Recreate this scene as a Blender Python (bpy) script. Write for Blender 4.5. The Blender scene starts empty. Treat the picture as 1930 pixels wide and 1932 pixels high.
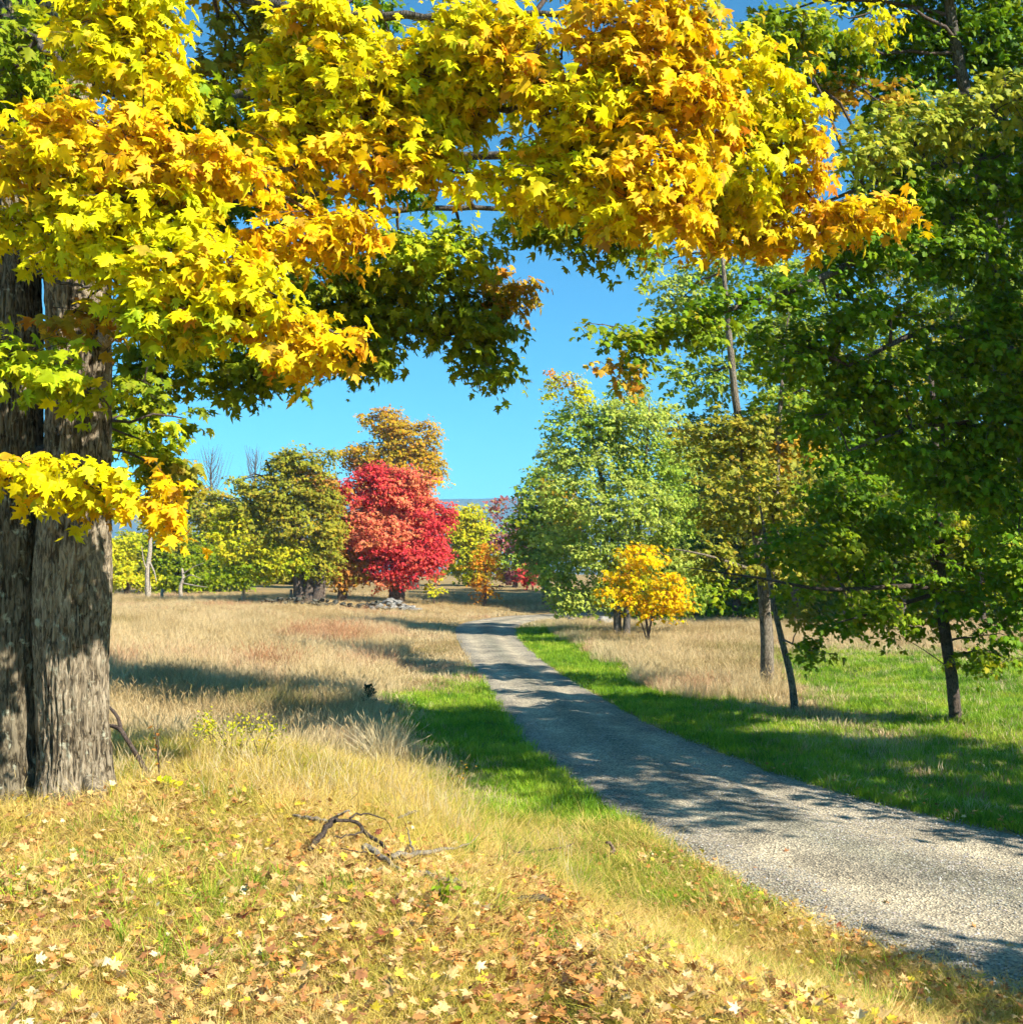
import bpy, math, random
import numpy as np
from mathutils import Matrix, Vector

random.seed(7)
RNG = np.random.default_rng(11)
scene = bpy.context.scene
COL = scene.collection

# ------------------------------------------------------------------ camera, sky, sun, exposure
F = 2069.0            # focal length in picture units (picture 1930 x 1932)
CAMZ, HOR = 2.9, 1095.0
cd = bpy.data.cameras.new('camera')
cam = bpy.data.objects.new('camera', cd)
COL.objects.link(cam)
cam.location = (0, 0, CAMZ)
cam.rotation_euler = (math.radians(90), 0, 0)
cd.sensor_fit = 'VERTICAL'
cd.sensor_height = 36.0
cd.lens = 36.0 * F / 1932.0
cd.shift_y = (HOR - 966.0) / 1932.0
cd.clip_start = 0.1
cd.clip_end = 12000
scene.camera = cam

SUN_EL, SUN_AZ = math.radians(37), math.radians(124)   # azimuth clockwise from +Y (view direction)
SV = np.array([math.cos(SUN_EL)*math.sin(SUN_AZ), math.cos(SUN_EL)*math.cos(SUN_AZ), math.sin(SUN_EL)])
w = bpy.data.worlds.new('World')
scene.world = w
w.use_nodes = True
wn = w.node_tree
wn.nodes.clear()
sky = wn.nodes.new('ShaderNodeTexSky')
sky.sky_type = 'NISHITA'
sky.sun_disc = False
sky.sun_elevation = SUN_EL
sky.sun_rotation = SUN_AZ
sky.altitude = 600
sky.air_density = 1.0
sky.dust_density = 0.15
sky.ozone_density = 2.5
bg = wn.nodes.new('ShaderNodeBackground')
bg.inputs['Strength'].default_value = 0.082
wo = wn.nodes.new('ShaderNodeOutputWorld')
tn = wn.nodes.new('ShaderNodeMix'); tn.data_type = 'RGBA'; tn.blend_type = 'MULTIPLY'; tn.inputs[0].default_value = 1.0
tn.inputs[7].default_value = (.30, .87, 1.0, 1)       # deep clear autumn blue
wn.links.new(sky.outputs[0], tn.inputs[6])
wn.links.new(tn.outputs[2], bg.inputs[0])
wn.links.new(bg.outputs[0], wo.inputs[0])
sl = bpy.data.lights.new('sun', 'SUN')
sl.energy = 5.0
sl.angle = math.radians(0.53)
sl.color = (1.0, 0.955, 0.87)
so = bpy.data.objects.new('sun', sl)
COL.objects.link(so)
so.rotation_euler = Vector((-SV[0], -SV[1], -SV[2])).to_track_quat('-Z', 'Y').to_euler()
so.location = (20, -10, 30)
vs = scene.view_settings
vs.view_transform = 'Standard'
vs.look = 'None'
vs.exposure = 1.28
vs.gamma = 1
vs.use_curve_mapping = False
cy = scene.cycles
cy.use_adaptive_sampling = True
cy.adaptive_threshold = 0.03
cy.max_bounces = 6
cy.diffuse_bounces = 3
cy.glossy_bounces = 2
cy.transmission_bounces = 4
cy.transparent_max_bounces = 4
cy.volume_bounces = 0
cy.use_denoising = True
cy.sample_clamp_indirect = 6

# ------------------------------------------------------------------ helpers
def at(px, py, d):
    return np.array([(px-965.0)/F*d, d, CAMZ + (HOR-py)/F*d])

def norm(v):
    return v / np.maximum(np.linalg.norm(v, axis=-1, keepdims=True), 1e-9)

def _hash(ix, iy, iz, seed):
    h = (ix.astype(np.int64)*374761393 + iy.astype(np.int64)*668265263 + iz.astype(np.int64)*2147483647 + seed*974711) & 0xffffffff
    h = ((h ^ (h >> 13))*1274126177) & 0xffffffff
    h = ((h ^ (h >> 16))*2246822519) & 0xffffffff
    return ((h ^ (h >> 15)) & 0xffffff)/float(0xffffff)

def vnoise(p, seed=0):
    p = np.asarray(p, float)
    if p.shape[-1] == 2:
        p = np.concatenate([p, np.zeros(p.shape[:-1]+(1,))], -1)
    i = np.floor(p); f = p-i; f = f*f*(3-2*f); i = i.astype(np.int64)
    r = 0
    for dx in (0, 1):
        for dy in (0, 1):
            for dz in (0, 1):
                wt = (f[..., 0] if dx else 1-f[..., 0])*(f[..., 1] if dy else 1-f[..., 1])*(f[..., 2] if dz else 1-f[..., 2])
                r = r + wt*_hash(i[..., 0]+dx, i[..., 1]+dy, i[..., 2]+dz, seed)
    return r

def fbm(p, seed=0, o=3):
    p = np.asarray(p, float); r = 0; a = .5; t = 0
    for k in range(o):
        r = r + a*vnoise(p*2**k, seed+k*17); t += a; a *= .5
    return r/t

def sstep(a, b, x):
    t = np.clip((x-a)/(b-a), 0, 1)
    return t*t*(3-2*t)

class MB:
    """collects polygons and builds ONE mesh"""
    def __init__(s): s.V = []; s.L = []; s.C = []; s.col = []; s.n = 0
    def add(s, V, loops, counts, col=(1, 1, 1)):
        V = np.asarray(V, float).reshape(-1, 3); counts = np.asarray(counts, np.int32).ravel()
        s.V.append(V); s.L.append(np.asarray(loops, np.int64).ravel()+s.n); s.C.append(counts); s.n += len(V)
        c = np.asarray(col, float)
        if c.ndim == 1: c = np.tile(c, (len(counts), 1))
        s.col.append(c)
    def mesh(s, name, mat, origin=(0, 0, 0), smooth=False):
        V = np.concatenate(s.V)-np.asarray(origin); L = np.concatenate(s.L); C = np.concatenate(s.C); col = np.concatenate(s.col)
        me = bpy.data.meshes.new(name)
        me.vertices.add(len(V)); me.vertices.foreach_set('co', V.astype(np.float32).ravel())
        me.loops.add(len(L)); me.loops.foreach_set('vertex_index', L.astype(np.int32))
        me.polygons.add(len(C)); st = np.concatenate([[0], np.cumsum(C)[:-1]]).astype(np.int32)
        me.polygons.foreach_set('loop_start', st)
        if smooth: me.polygons.foreach_set('use_smooth', np.ones(len(C), bool))
        a = me.attributes.new('tint', 'FLOAT_COLOR', 'FACE')
        a.data.foreach_set('color', np.concatenate([col, np.ones((len(col), 1))], 1).astype(np.float32).ravel())
        me.materials.append(mat)
        me.update(calc_edges=True)
        return me
    def build(s, name, mat, parent=None, smooth=False):
        org = np.array(parent.location) if parent else np.zeros(3)
        if parent and parent.parent: org = org + np.array(parent.parent.location)
        return link(name, s.mesh(name, mat, org, smooth), parent)

def link(name, me, parent=None, loc=(0, 0, 0)):
    o = bpy.data.objects.new(name, me); COL.objects.link(o); o.location = loc
    if parent: o.parent = parent
    return o

def tag(o, label=None, cat=None, group=None, kind=None):
    if label: o['label'] = label
    if cat: o['category'] = cat
    if group: o['group'] = group
    if kind: o['kind'] = kind
    return o

def thing(name, label, cat, loc, group=None):
    o = bpy.data.objects.new(name, None); COL.objects.link(o); o.location = [float(v) for v in loc]
    o.empty_display_size = .2
    return tag(o, label, cat, group)

def tube(mb, pts, rad, n=6, col=(1, 1, 1), wob=0.0, cap=True):
    pts = np.asarray(pts, float); m = len(pts); rad = np.broadcast_to(np.asarray(rad, float), (m,))
    t = norm(np.gradient(pts, axis=0))
    ref = np.array([0.31, 0.17, 0.93]) if abs(t[:, 2]).mean() < .8 else np.array([0.93, .31, 0.1])
    u = norm(np.cross(t, ref)); v = np.cross(t, u)
    a = np.arange(n)*2*math.pi/n
    rr = rad[:, None]*np.ones(n)
    if wob: rr = rr*(1+wob*(RNG.random((m, n))-.5)*2)
    V = pts[:, None]+rr[..., None]*(np.cos(a)[None, :, None]*u[:, None]+np.sin(a)[None, :, None]*v[:, None])
    i, j = np.meshgrid(np.arange(m-1), np.arange(n), indexing='ij')
    q = np.stack([i*n+j, i*n+(j+1) % n, (i+1)*n+(j+1) % n, (i+1)*n+j], -1).reshape(-1)
    cnt = [4]*((m-1)*n)
    if cap:
        q = np.concatenate([q, np.arange(n)[::-1], (m-1)*n+np.arange(n)]); cnt = cnt+[n, n]
    mb.add(V.reshape(-1, 3), q, cnt, col)

def smooth_path(P, n):
    """Catmull-Rom through the rows of P (any number of columns)"""
    P = np.asarray(P, float)
    Q = np.concatenate([2*P[:1]-P[1:2], P, 2*P[-1:]-P[-2:-1]])
    seg = len(P)-1; out = []
    for tt in np.linspace(0, seg-1e-6, n):
        k = int(tt); t = tt-k; a, b, c, d = Q[k:k+4]
        out.append(.5*((2*b)+(c-a)*t+(2*a-5*b+4*c-d)*t*t+(3*b-a-3*c+d)*t**3))
    return np.array(out)

# ------------------------------------------------------------------ materials
def newmat(name):
    m = bpy.data.materials.new(name); m.use_nodes = True; nt = m.node_tree; nt.nodes.clear()
    return m, nt, nt.nodes, nt.links

def N(nt, typ, **kw):
    n = nt.nodes.new(typ)
    for k, v in kw.items():
        if k.startswith('i_'): n.inputs[k[2:]].default_value = v
        else: setattr(n, k, v)
    return n

def ramp(nt, fac, stops):
    r = nt.nodes.new('ShaderNodeValToRGB'); e = r.color_ramp.elements
    while len(e) < len(stops): e.new(.5)
    for el, (p, c) in zip(e, stops): el.position = p; el.color = (*c, 1)
    nt.links.new(fac, r.inputs[0]); return r.outputs[0]

def noise(nt, scale, vec=None, detail=3, rough=.55, dist=0.0):
    n = N(nt, 'ShaderNodeTexNoise'); n.inputs['Scale'].default_value = scale; n.inputs['Detail'].default_value = detail
    n.inputs['Roughness'].default_value = rough; n.inputs['Distortion'].default_value = dist
    if vec is not None: nt.links.new(vec, n.inputs['Vector'])
    return n.outputs['Fac']

def mixc(nt, fac, a, b, blend='MIX'):
    m = nt.nodes.new('ShaderNodeMix'); m.data_type = 'RGBA'; m.blend_type = blend
    for sock, val in ((0, fac), (6, a), (7, b)):
        if hasattr(val, 'is_linked'): nt.links.new(val, m.inputs[sock])
        elif isinstance(val, (int, float)): m.inputs[sock].default_value = val
        else: m.inputs[sock].default_value = (*val, 1)
    return m.outputs[2]

def attr(nt, name):
    a = nt.nodes.new('ShaderNodeAttribute'); a.attribute_name = name; return a.outputs['Color']

def geo_pos(nt): return nt.nodes.new('ShaderNodeNewGeometry').outputs['Position']

def finish(nt, col, rough=.8, spec=.2, bump=None, bdist=.01, bstr=.6, trans=0.0):
    p = nt.nodes.new('ShaderNodeBsdfPrincipled')
    if hasattr(col, 'is_linked'): nt.links.new(col, p.inputs['Base Color'])
    else: p.inputs['Base Color'].default_value = (*col, 1)
    p.inputs['Roughness'].default_value = rough; p.inputs['Specular IOR Level'].default_value = spec
    if bump is not None:
        b = nt.nodes.new('ShaderNodeBump'); b.inputs['Distance'].default_value = bdist; b.inputs['Strength'].default_value = bstr
        nt.links.new(bump, b.inputs['Height']); nt.links.new(b.outputs[0], p.inputs['Normal'])
    out = nt.nodes.new('ShaderNodeOutputMaterial'); sh = p.outputs[0]
    if trans > 0:
        t = nt.nodes.new('ShaderNodeBsdfTranslucent')
        if hasattr(col, 'is_linked'): nt.links.new(col, t.inputs[0])
        else: t.inputs[0].default_value = (*col, 1)
        mx = nt.nodes.new('ShaderNodeMixShader'); mx.inputs[0].default_value = trans
        nt.links.new(sh, mx.inputs[1]); nt.links.new(t.outputs[0], mx.inputs[2]); sh = mx.outputs[0]
    nt.links.new(sh, out.inputs[0])

def leaf_mat(name, rough=.45, spec=.35, trans=.38, nscale=14):
    m, nt, _, _ = newmat(name)
    c = attr(nt, 'tint')
    f = noise(nt, nscale, geo_pos(nt), 2)
    v = ramp(nt, f, [(.3, (.72, .72, .72)), (.7, (1.12, 1.12, 1.12))])
    finish(nt, mixc(nt, 1.0, c, v, 'MULTIPLY'), rough, spec, trans=trans)
    return m

M_LEAF = leaf_mat('maple_leaf', rough=.55, spec=.12, trans=.36)
M_FAR = leaf_mat('distant_foliage', .7, .05, .42, 3)
M_DRY = leaf_mat('fallen_leaf', .7, .15, .2, 25)

def bark_mat(name, dark, mid, pale, lichen=None, sc=1.0):
    m, nt, _, lk = newmat(name)
    tc = nt.nodes.new('ShaderNodeTexCoord'); mp = nt.nodes.new('ShaderNodeMapping'); mp.inputs['Scale'].default_value = (sc, sc, sc*.22)
    lk.new(tc.outputs['Object'], mp.inputs[0])
    f1 = noise(nt, 34, mp.outputs[0], 7, .66, .9)
    f2 = noise(nt, 3.0*sc, tc.outputs['Object'], 3)
    c = ramp(nt, f1, [(.43, dark), (.475, mid), (.58, pale)])
    c = mixc(nt, .35, c, ramp(nt, f2, [(.35, dark), (.65, pale)]))
    if lichen:
        f3 = noise(nt, 11, tc.outputs['Object'], 4, .6, .3)
        c = mixc(nt, ramp(nt, f3, [(.60, (0, 0, 0)), (.70, (.9, .9, .9))]), c, lichen)
    finish(nt, c, .9, .10, f1, .035, 1.0)
    return m
M_BARK = bark_mat('old_maple_bark', (.014, .010, .006), (.17, .125, .07), (.43, .35, .235), (.52, .51, .36))
M_TWIG = bark_mat('twig_bark', (.05, .035, .028), (.12, .085, .065), (.2, .15, .12), None, 3)
M_BARK2 = bark_mat('grey_tree_bark', (.03, .025, .02), (.09, .075, .06), (.22, .19, .15), None, 1.5)
M_BARKL = bark_mat('shaded_lichened_bark', (.010, .007, .004), (.10, .078, .045), (.27, .22, .14), (.50, .50, .35))  # left stem's maple bark, its shade painted in as darker tones
M_BARK3 = bark_mat('brown_tree_bark', (.03, .022, .015), (.13, .10, .065), (.34, .28, .20), None, 1.5)
M_PALE = bark_mat('pale_tree_bark', (.06, .05, .04), (.24, .21, .17), (.46, .42, .35), None, 1.5)
M_DEAD = bark_mat('dead_wood', (.12, .09, .06), (.34, .27, .19), (.58, .50, .38), None, 3)
M_DARKW = bark_mat('dark_dead_wood', (.03, .022, .018), (.09, .065, .05), (.2, .15, .11), None, 3)

# ------------------------------------------------------------------ road course and terrain
LEFT = np.array([(11, 1.0), (8.0, 3.2), (5.2, 5.4), (3.5, 7.6), (2.2, 9.9), (1.34, 12.9), (.72, 15.8), (.0, 20), (-.85, 29), (-1.75, 38), (-2.3, 45), (-2.4, 51), (-1.6, 55), (.4, 59), (5, 62), (14, 64.5), (30, 67)])
RIGHT = np.array([(14, 5.2), (11.2, 7.2), (8.3, 9.4), (5.75, 12), (4.75, 13.5), (3.95, 15.2), (3.4, 17), (2.45, 21), (1.3, 29.5), (.55, 38), (.25, 44.5), (.35, 49.5), (1.0, 53), (2.6, 56), (6.5, 59), (15, 61.5), (30, 64)])
LEFT = smooth_path(LEFT, 110); RIGHT = smooth_path(RIGHT, 110)

def seg_dist(P, poly):
    """signed distance to a polyline; positive on its left-hand side going along it"""
    best = np.full(len(P), 1e9); sg = np.zeros(len(P))
    for a, b in zip(poly[:-1], poly[1:]):
        d = b-a; L2 = d@d
        t = np.clip(((P-a)@d)/L2, 0, 1)
        q = P-(a+t[:, None]*d); ds = np.hypot(q[:, 0], q[:, 1])
        s = d[0]*q[:, 1]-d[1]*q[:, 0]
        m = ds < best; best[m] = ds[m]; sg[m] = np.sign(s[m])
    return best*np.where(sg == 0, 1, sg)

def road_sl(P):
    """(distance beyond the left edge, distance beyond the right edge), positive outside the road"""
    return seg_dist(P, LEFT[::2]), -seg_dist(P, RIGHT[::2])

def base_h(x, y):
    return .02*np.clip(y-8, 0, 160)+.004*np.clip(y-168, 0, 5000)*0

def height(P, sl=None):
    P = np.asarray(P, float); x, y = P[:, 0], P[:, 1]
    L, R = road_sl(P) if sl is None else sl
    b = base_h(x, y)
    bank = sstep(.8, 4.3, L)*(1.10-1.0*sstep(10.6, 16.0, y-.25*np.clip(-x-2, 0, 12)))
    left = sstep(1.0, 16, L)*.55*sstep(11, 30, y)
    ditch = -.16*np.exp(-((x-(.15+.05*(y-5)))/.28)**2)*sstep(8.6, 7.2, y)
    z = b+bank+left+ditch
    z += (fbm(P*.35, 3)-.5)*.28*sstep(.2, 3, np.maximum(L, R))
    z += (fbm(P*1.3, 5)-.5)*.10*sstep(.1, 1.2, np.maximum(L, R))
    inside = (L < 0) & (R < 0)
    z = np.where(inside, b-.05*sstep(0, .25, np.minimum(-L, -R))-.012, z)
    return z

def hz(x, y): return float(height(np.array([[x, y]]))[0])

def gp(px, py, lo=3.5, hi=110):
    """ground point seen at a picture position"""
    ds = np.geomspace(lo, hi, 500)
    P = np.stack([(px-965)/F*ds, ds], 1); z = CAMZ+(HOR-py)/F*ds; g = height(P)
    k = np.argmax(z < g)
    if not (z < g).any(): k = len(ds)-1
    return np.array([P[k, 0], P[k, 1], g[k]])

def gd(px, d):
    x = (px-965)/F*d
    return np.array([x, d, hz(x, d)])

def axis(a, b, n, step):
    near = np.arange(-a, b+1e-6, step)
    far = b+step*np.cumsum(1.13**np.arange(1, n)); return near, far
nx, fx = axis(12, 14, 56, .2); ny, fy = axis(-2, 34, 52, .2)
xs = np.concatenate([-(fx-14+12)[::-1], nx, fx]); ys = np.concatenate([[-3000, -800, -200, -60, -20, -8, -3, 0], ny, fy])
GX, GY = np.meshgrid(xs, ys, indexing='ij')
GP = np.stack([GX.ravel(), GY.ravel()], 1)
gsl = road_sl(GP); GZ = height(GP, gsl)

def cover(P, sl):
    """how tan/dry (0) or green (1) the ground cover is"""
    L, R = sl; x, y = P[:, 0], P[:, 1]; n = fbm(P*.5, 21)-.5
    gl = sstep(2.7, .9, L+n*1.6)*sstep(10.5, 13.0, y)*sstep(31, 22, y+n*6)
    gr = sstep(4.2, 1.4, R+n*2.4)*sstep(58, 46, y)
    lawn = sstep(3.6, 5.5, x-.1*y+n*3)*sstep(40, 30, y+n*8)
    return np.where(L > 0, gl, np.where(R > 0, np.maximum(gr, lawn), 0))
gc = cover(GP, gsl)
mb = MB(); a, b = len(xs), len(ys)
i, j = np.meshgrid(np.arange(a-1), np.arange(b-1), indexing='ij')
q = np.stack([i*b+j, (i+1)*b+j, (i+1)*b+j+1, i*b+j+1], -1).reshape(-1)
tan = np.array([.36, .26, .13]); grn = np.array([.075, .12, .02]); fgc = np.array([.36, .27, .08])
fgm = (sstep(14, 11, GP[:, 1])*sstep(0, .4, gsl[0]))[:, None]
vc = tan*(1-gc[:, None])+grn*gc[:, None]; vc = vc*(1-fgm)+fgc*fgm
fc = vc.reshape(a, b, 3)[:-1, :-1].reshape(-1, 3)
mb.add(np.concatenate([GP, GZ[:, None]], 1), q, [4]*((a-1)*(b-1)), fc)
m, nt, _, _ = newmat('ground_soil')
P_ = geo_pos(nt); c = attr(nt, 'tint')
c = mixc(nt, 1.0, c, ramp(nt, noise(nt, 5, P_, 5, .7), [(.3, (.45, .42, .38)), (.7, (1.25, 1.2, 1.1))]), 'MULTIPLY')
c = mixc(nt, 1.0, c, ramp(nt, noise(nt, .35, P_, 3), [(.3, (.8, .85, .75)), (.7, (1.15, 1.08, 1.0))]), 'MULTIPLY')
finish(nt, c, .95, .05, noise(nt, 30, P_, 4, .7), .04, .8)
tag(mb.build('meadow_ground', m, smooth=True), kind='structure')

# gravel driveway: a crowned ribbon with two worn wheel tracks
nL = 21
t = np.linspace(0, 1, nL)
Pr = LEFT[:, None]*(1-t)[None, :, None]+RIGHT[:, None]*t[None, :, None]
w_ = np.abs(t-.5)*2
prof = .03*(1-w_**2)-.035*(np.exp(-((t-.26)/.09)**2)+np.exp(-((t-.74)/.09)**2))-.02*w_**6
RP = Pr.reshape(-1, 2)
rz = (base_h(RP[:, 0], RP[:, 1]).reshape(-1, nL)+prof+.012+(fbm(RP*1.2, 9).reshape(-1, nL)-.5)*.03)
mb = MB(); i, j = np.meshgrid(np.arange(len(LEFT)-1), np.arange(nL-1), indexing='ij')
q = np.stack([i*nL+j, i*nL+j+1, (i+1)*nL+j+1, (i+1)*nL+j], -1).reshape(-1)
tt = ((t[:-1]+t[1:])/2)[None, :]*np.ones((len(LEFT)-1, 1))
track = np.exp(-((tt-.27)/.12)**2)+np.exp(-((tt-.73)/.12)**2)
mid = np.exp(-((tt-.5)/.09)**2)
rc = np.array([.30, .265, .205])[None, None]*(1-track[..., None])+np.array([.41, .35, .25])*track[..., None]
rc = rc*(1-.25*mid[..., None])+np.array([.13, .15, .08])*.25*mid[..., None]
mb.add(np.concatenate([RP, rz.reshape(-1, 1)], 1), q, [4]*((len(LEFT)-1)*(nL-1)), rc.reshape(-1, 3))
m, nt, _, lk = newmat('gravel')
P_ = geo_pos(nt); c = attr(nt, 'tint')
vo = N(nt, 'ShaderNodeTexVoronoi'); vo.inputs['Scale'].default_value = 42; lk.new(P_, vo.inputs['Vector'])
bw = nt.nodes.new('ShaderNodeRGBToBW'); lk.new(vo.outputs['Color'], bw.inputs[0])
c = mixc(nt, 1.0, c, ramp(nt, bw.outputs[0], [(.15, (.5, .5, .52)), (.85, (1.5, 1.48, 1.42))]), 'MULTIPLY')
c = mixc(nt, 1.0, c, ramp(nt, noise(nt, 1.1, P_, 5, .65), [(.32, (.58, .57, .56)), (.68, (1.22, 1.18, 1.1))]), 'MULTIPLY')
finish(nt, c, .92, .12, vo.outputs['Distance'], .02, .7)
tag(mb.build('gravel_driveway', m, smooth=True), kind='structure')

# ------------------------------------------------------------------ leaf shapes
_h = np.array([(0, 0), (.15, -.06), (.30, .0), (.52, .05), (.41, .16), (.34, .25), (.52, .37), (.70, .55), (.49, .53), (.24, .46), (.21, .52), (.33, .70), (.16, .72), (0, 1.03)])
_m = np.array([(0, 0), (.46, .04), (.36, .23), (.64, .53), (.24, .48), (.26, .70), (0, 1.0)])
_s = np.array([(0, 0), (.55, .35), (.2, .5), (0, 1.0)])
def leaf_tmpl(h, fold, droop, curl, wav, seed):
    r = np.random.default_rng(seed)
    k = len(h)
    def z(x, y): return -fold*np.abs(x)**1.3-droop*y*y+curl*x*y+wav*np.sin(6*x+5*y+r.random()*6)
    R_ = np.stack([h[:, 0], h[:, 1], z(h[:, 0], h[:, 1])], 1)
    ml = h[1:-1][::-1]*[-1, 1]*(.92+.16*r.random())
    L_ = np.stack([ml[:, 0], ml[:, 1], z(ml[:, 0], ml[:, 1])], 1)
    V = np.concatenate([R_, L_]); V[:, 1] -= .0
    return V, np.concatenate([np.arange(k), [0, k-1], np.arange(k, 2*k-2)]), np.array([k, k])
T_NEAR = [leaf_tmpl(_h, .1+.65*random.random(), .05+.75*random.random(), (random.random()-.5)*.9, .03+.06*random.random(), s) for s in range(8)]
T_MID = [leaf_tmpl(_m, .3, .3*random.random(), (random.random()-.5)*.4, .03, s) for s in range(4)]
T_FAR = [leaf_tmpl(_s, .3, .2, 0, 0, s) for s in range(2)]
T_DRY = [leaf_tmpl(_h, -.55*random.random()+.15, -.3*random.random(), (random.random()-.5)*1.0, .09, 50+s) for s in range(6)]
T_OVAL = [leaf_tmpl(np.array([(0, 0), (.22, .3), (.2, .62), (0, 1.0)]), .25, .2, 0, 0, s) for s in range(2)]

def put_leaves(mb, P, Nn, T, size, col, tm):
    """leaves at P with blade normal Nn and tip direction T; two half-blades each"""
    n = len(P)
    if n == 0: return
    Nn = norm(Nn); T = norm(T-Nn*(T*Nn).sum(1, keepdims=True)); B = np.cross(T, Nn)
    which = RNG.integers(0, len(tm), n)
    for k, (V, lp, cn) in enumerate(tm):
        s = np.nonzero(which == k)[0]
        if len(s) == 0: continue
        X = P[s][:, None]+size[s][:, None, None]*(V[None, :, :1]*B[s][:, None]+V[None, :, 1:2]*T[s][:, None]+V[None, :, 2:]*Nn[s][:, None])
        loops = lp[None]+np.arange(len(s))[:, None]*len(V)
        cc = np.repeat(col[s], len(cn), 0)
        mb.add(X.reshape(-1, 3), loops, np.tile(cn, len(s)), cc)

PAL = {
 'yellow': [((.90, .74, .004), 5), ((.90, .64, .004), 3), ((.72, .70, .006), 3), ((.86, .40, .010), .6), ((.45, .22, .03), .3), ((.42, .50, .01), .9)],
 'gold':   [((.88, .58, .005), 4), ((.88, .46, .006), 3.5), ((.86, .68, .006), 3), ((.80, .30, .02), .6), ((.42, .20, .04), .35)],
 'lemon':  [((.84, .76, .006), 5), ((.62, .66, .010), 3), ((.88, .62, .006), 2)],
 'lime':   [((.46, .54, .012), 4), ((.60, .60, .012), 3), ((.28, .40, .012), 2), ((.78, .60, .01), 1)],
 'green':  [((.22, .31, .012), 5), ((.30, .36, .012), 3), ((.42, .42, .012), 1.5)],
 'olive':  [((.36, .34, .03), 4), ((.44, .38, .03), 3), ((.27, .30, .03), 3), ((.52, .32, .03), 1)],
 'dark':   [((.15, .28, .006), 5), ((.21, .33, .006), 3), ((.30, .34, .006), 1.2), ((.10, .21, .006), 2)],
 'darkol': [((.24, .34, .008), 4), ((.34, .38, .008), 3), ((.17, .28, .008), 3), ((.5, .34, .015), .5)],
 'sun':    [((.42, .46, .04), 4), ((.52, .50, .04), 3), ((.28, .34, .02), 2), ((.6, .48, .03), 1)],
 'silver': [((.44, .51, .075), 4), ((.56, .60, .11), 3), ((.32, .40, .05), 3)],
 'sgreen': [((.33, .45, .05), 4), ((.45, .52, .06), 3), ((.22, .32, .03), 3)],
 'orange': [((.80, .26, .02), 4), ((.75, .38, .02), 3), ((.55, .35, .03), 1)],
 'red':    [((.70, .06, .07), 5), ((.78, .10, .07), 3), ((.60, .04, .06), 2), ((.78, .18, .08), 1.5)],
 'redor':  [((.82, .23, .11), 5), ((.84, .34, .14), 3), ((.72, .09, .07), 2), ((.58, .28, .06), 1)],
 'rust':   [((.58, .25, .05), 4), ((.46, .28, .04), 3), ((.66, .26, .06), 2), ((.3, .25, .03), 2)],
 'ogold':  [((.66, .40, .025), 4), ((.52, .38, .025), 3), ((.38, .33, .025), 2), ((.7, .30, .03), 2)],
 'ygreen': [((.58, .56, .02), 4), ((.46, .50, .02), 3), ((.72, .56, .02), 2)],
 'plum':   [((.40, .14, .14), 4), ((.50, .17, .15), 3), ((.30, .12, .10), 2), ((.3, .26, .1), 1)],
 'wood':   [((.22, .26, .03), 4), ((.30, .32, .03), 3), ((.15, .20, .02), 3), ((.42, .34, .04), 1)],
}
def pick_col(pal, n, jit=.12):
    ent = PAL[pal]; wts = np.array([e[1] for e in ent], float); wts /= wts.sum()
    c = np.array([e[0] for e in ent])[RNG.choice(len(ent), n, p=wts)]
    return np.clip(c*(1+jit*RNG.standard_normal((n, 1)))*(1+.05*RNG.standard_normal((n, 3))), .004, .92)

class Clump:
    def __init__(s, c, rx, ry, d, pal, dr=None, cov=1.0):
        s.c = at(c[0], c[1], d); s.px, s.py, s.rpx, s.rpy = c[0], c[1], rx, ry
        s.r = np.array([rx*d/F, dr if dr else .75*(rx+ry)/2*d/F, ry*d/F]); s.d = d; s.pal = pal; s.cov = cov

def sprays(cl, size, cov, per=9, slen=3.2, gap=.35, seed=0, flat=.5):
    """spray bases, directions and the leaves on them for one clump"""
    area = math.pi*cl.rpx*cl.rpy; lpx = size*F/cl.d
    m = max(4, int(cov*cl.cov*area/(.42*lpx*lpx)/per/(1-gap*.8)))
    u = norm(RNG.standard_normal((m, 3)))*(RNG.random((m, 1))**(1/2.4))*.92
    B = cl.c+u*cl.r
    keep = fbm(B/(size*(4.5 if size < .165 else 7.5)), 40+seed, 2) > gap+.05*(RNG.random(m)-.5)
    B, u = B[keep], u[keep]; m = len(B)
    out = norm(u/cl.r+1e-6)
    D = norm(out*[1, 1, .5]+.75*RNG.standard_normal((m, 3))*[1, 1, .35]+[0, 0, -.12])
    L = size*slen*(.7+.6*RNG.random(m))
    k = np.arange(per); tt = (k//2+.6)/((per+1)//2)
    side = np.where(k % 2, 1.0, -1.0)
    W = norm(np.cross(D, np.array([0, 0, 1.0])))
    off = (size*(.35+.45*RNG.random((m, per)))*side)[..., None]*W[:, None]
    P = B[:, None]+D[:, None]*(L[:, None]*tt)[..., None]+off
    P[..., 2] -= (.16*L[:, None]*tt**2)+np.abs(RNG.standard_normal((m, per)))*size*.25
    P = P+RNG.standard_normal((m, per, 3))*size*.22
    O = np.repeat(out[:, None], per, 1); DD = np.repeat(D[:, None], per, 1)
    Nn = np.array([0, 0, .40])+.5*O+.7*SV+.55*RNG.standard_normal((m, per, 3))
    T = .55*DD+.35*off/size+np.array([0, 0, -.75])+.35*RNG.standard_normal((m, per, 3))
    col = np.repeat(pick_col(cl.pal, m, .06)[:, None], per, 1)*.35+.65*pick_col(cl.pal, m*per).reshape(m, per, 3)
    return B, D, L, P.reshape(-1, 3), Nn.reshape(-1, 3), T.reshape(-1, 3), col.reshape(-1, 3)

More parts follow.
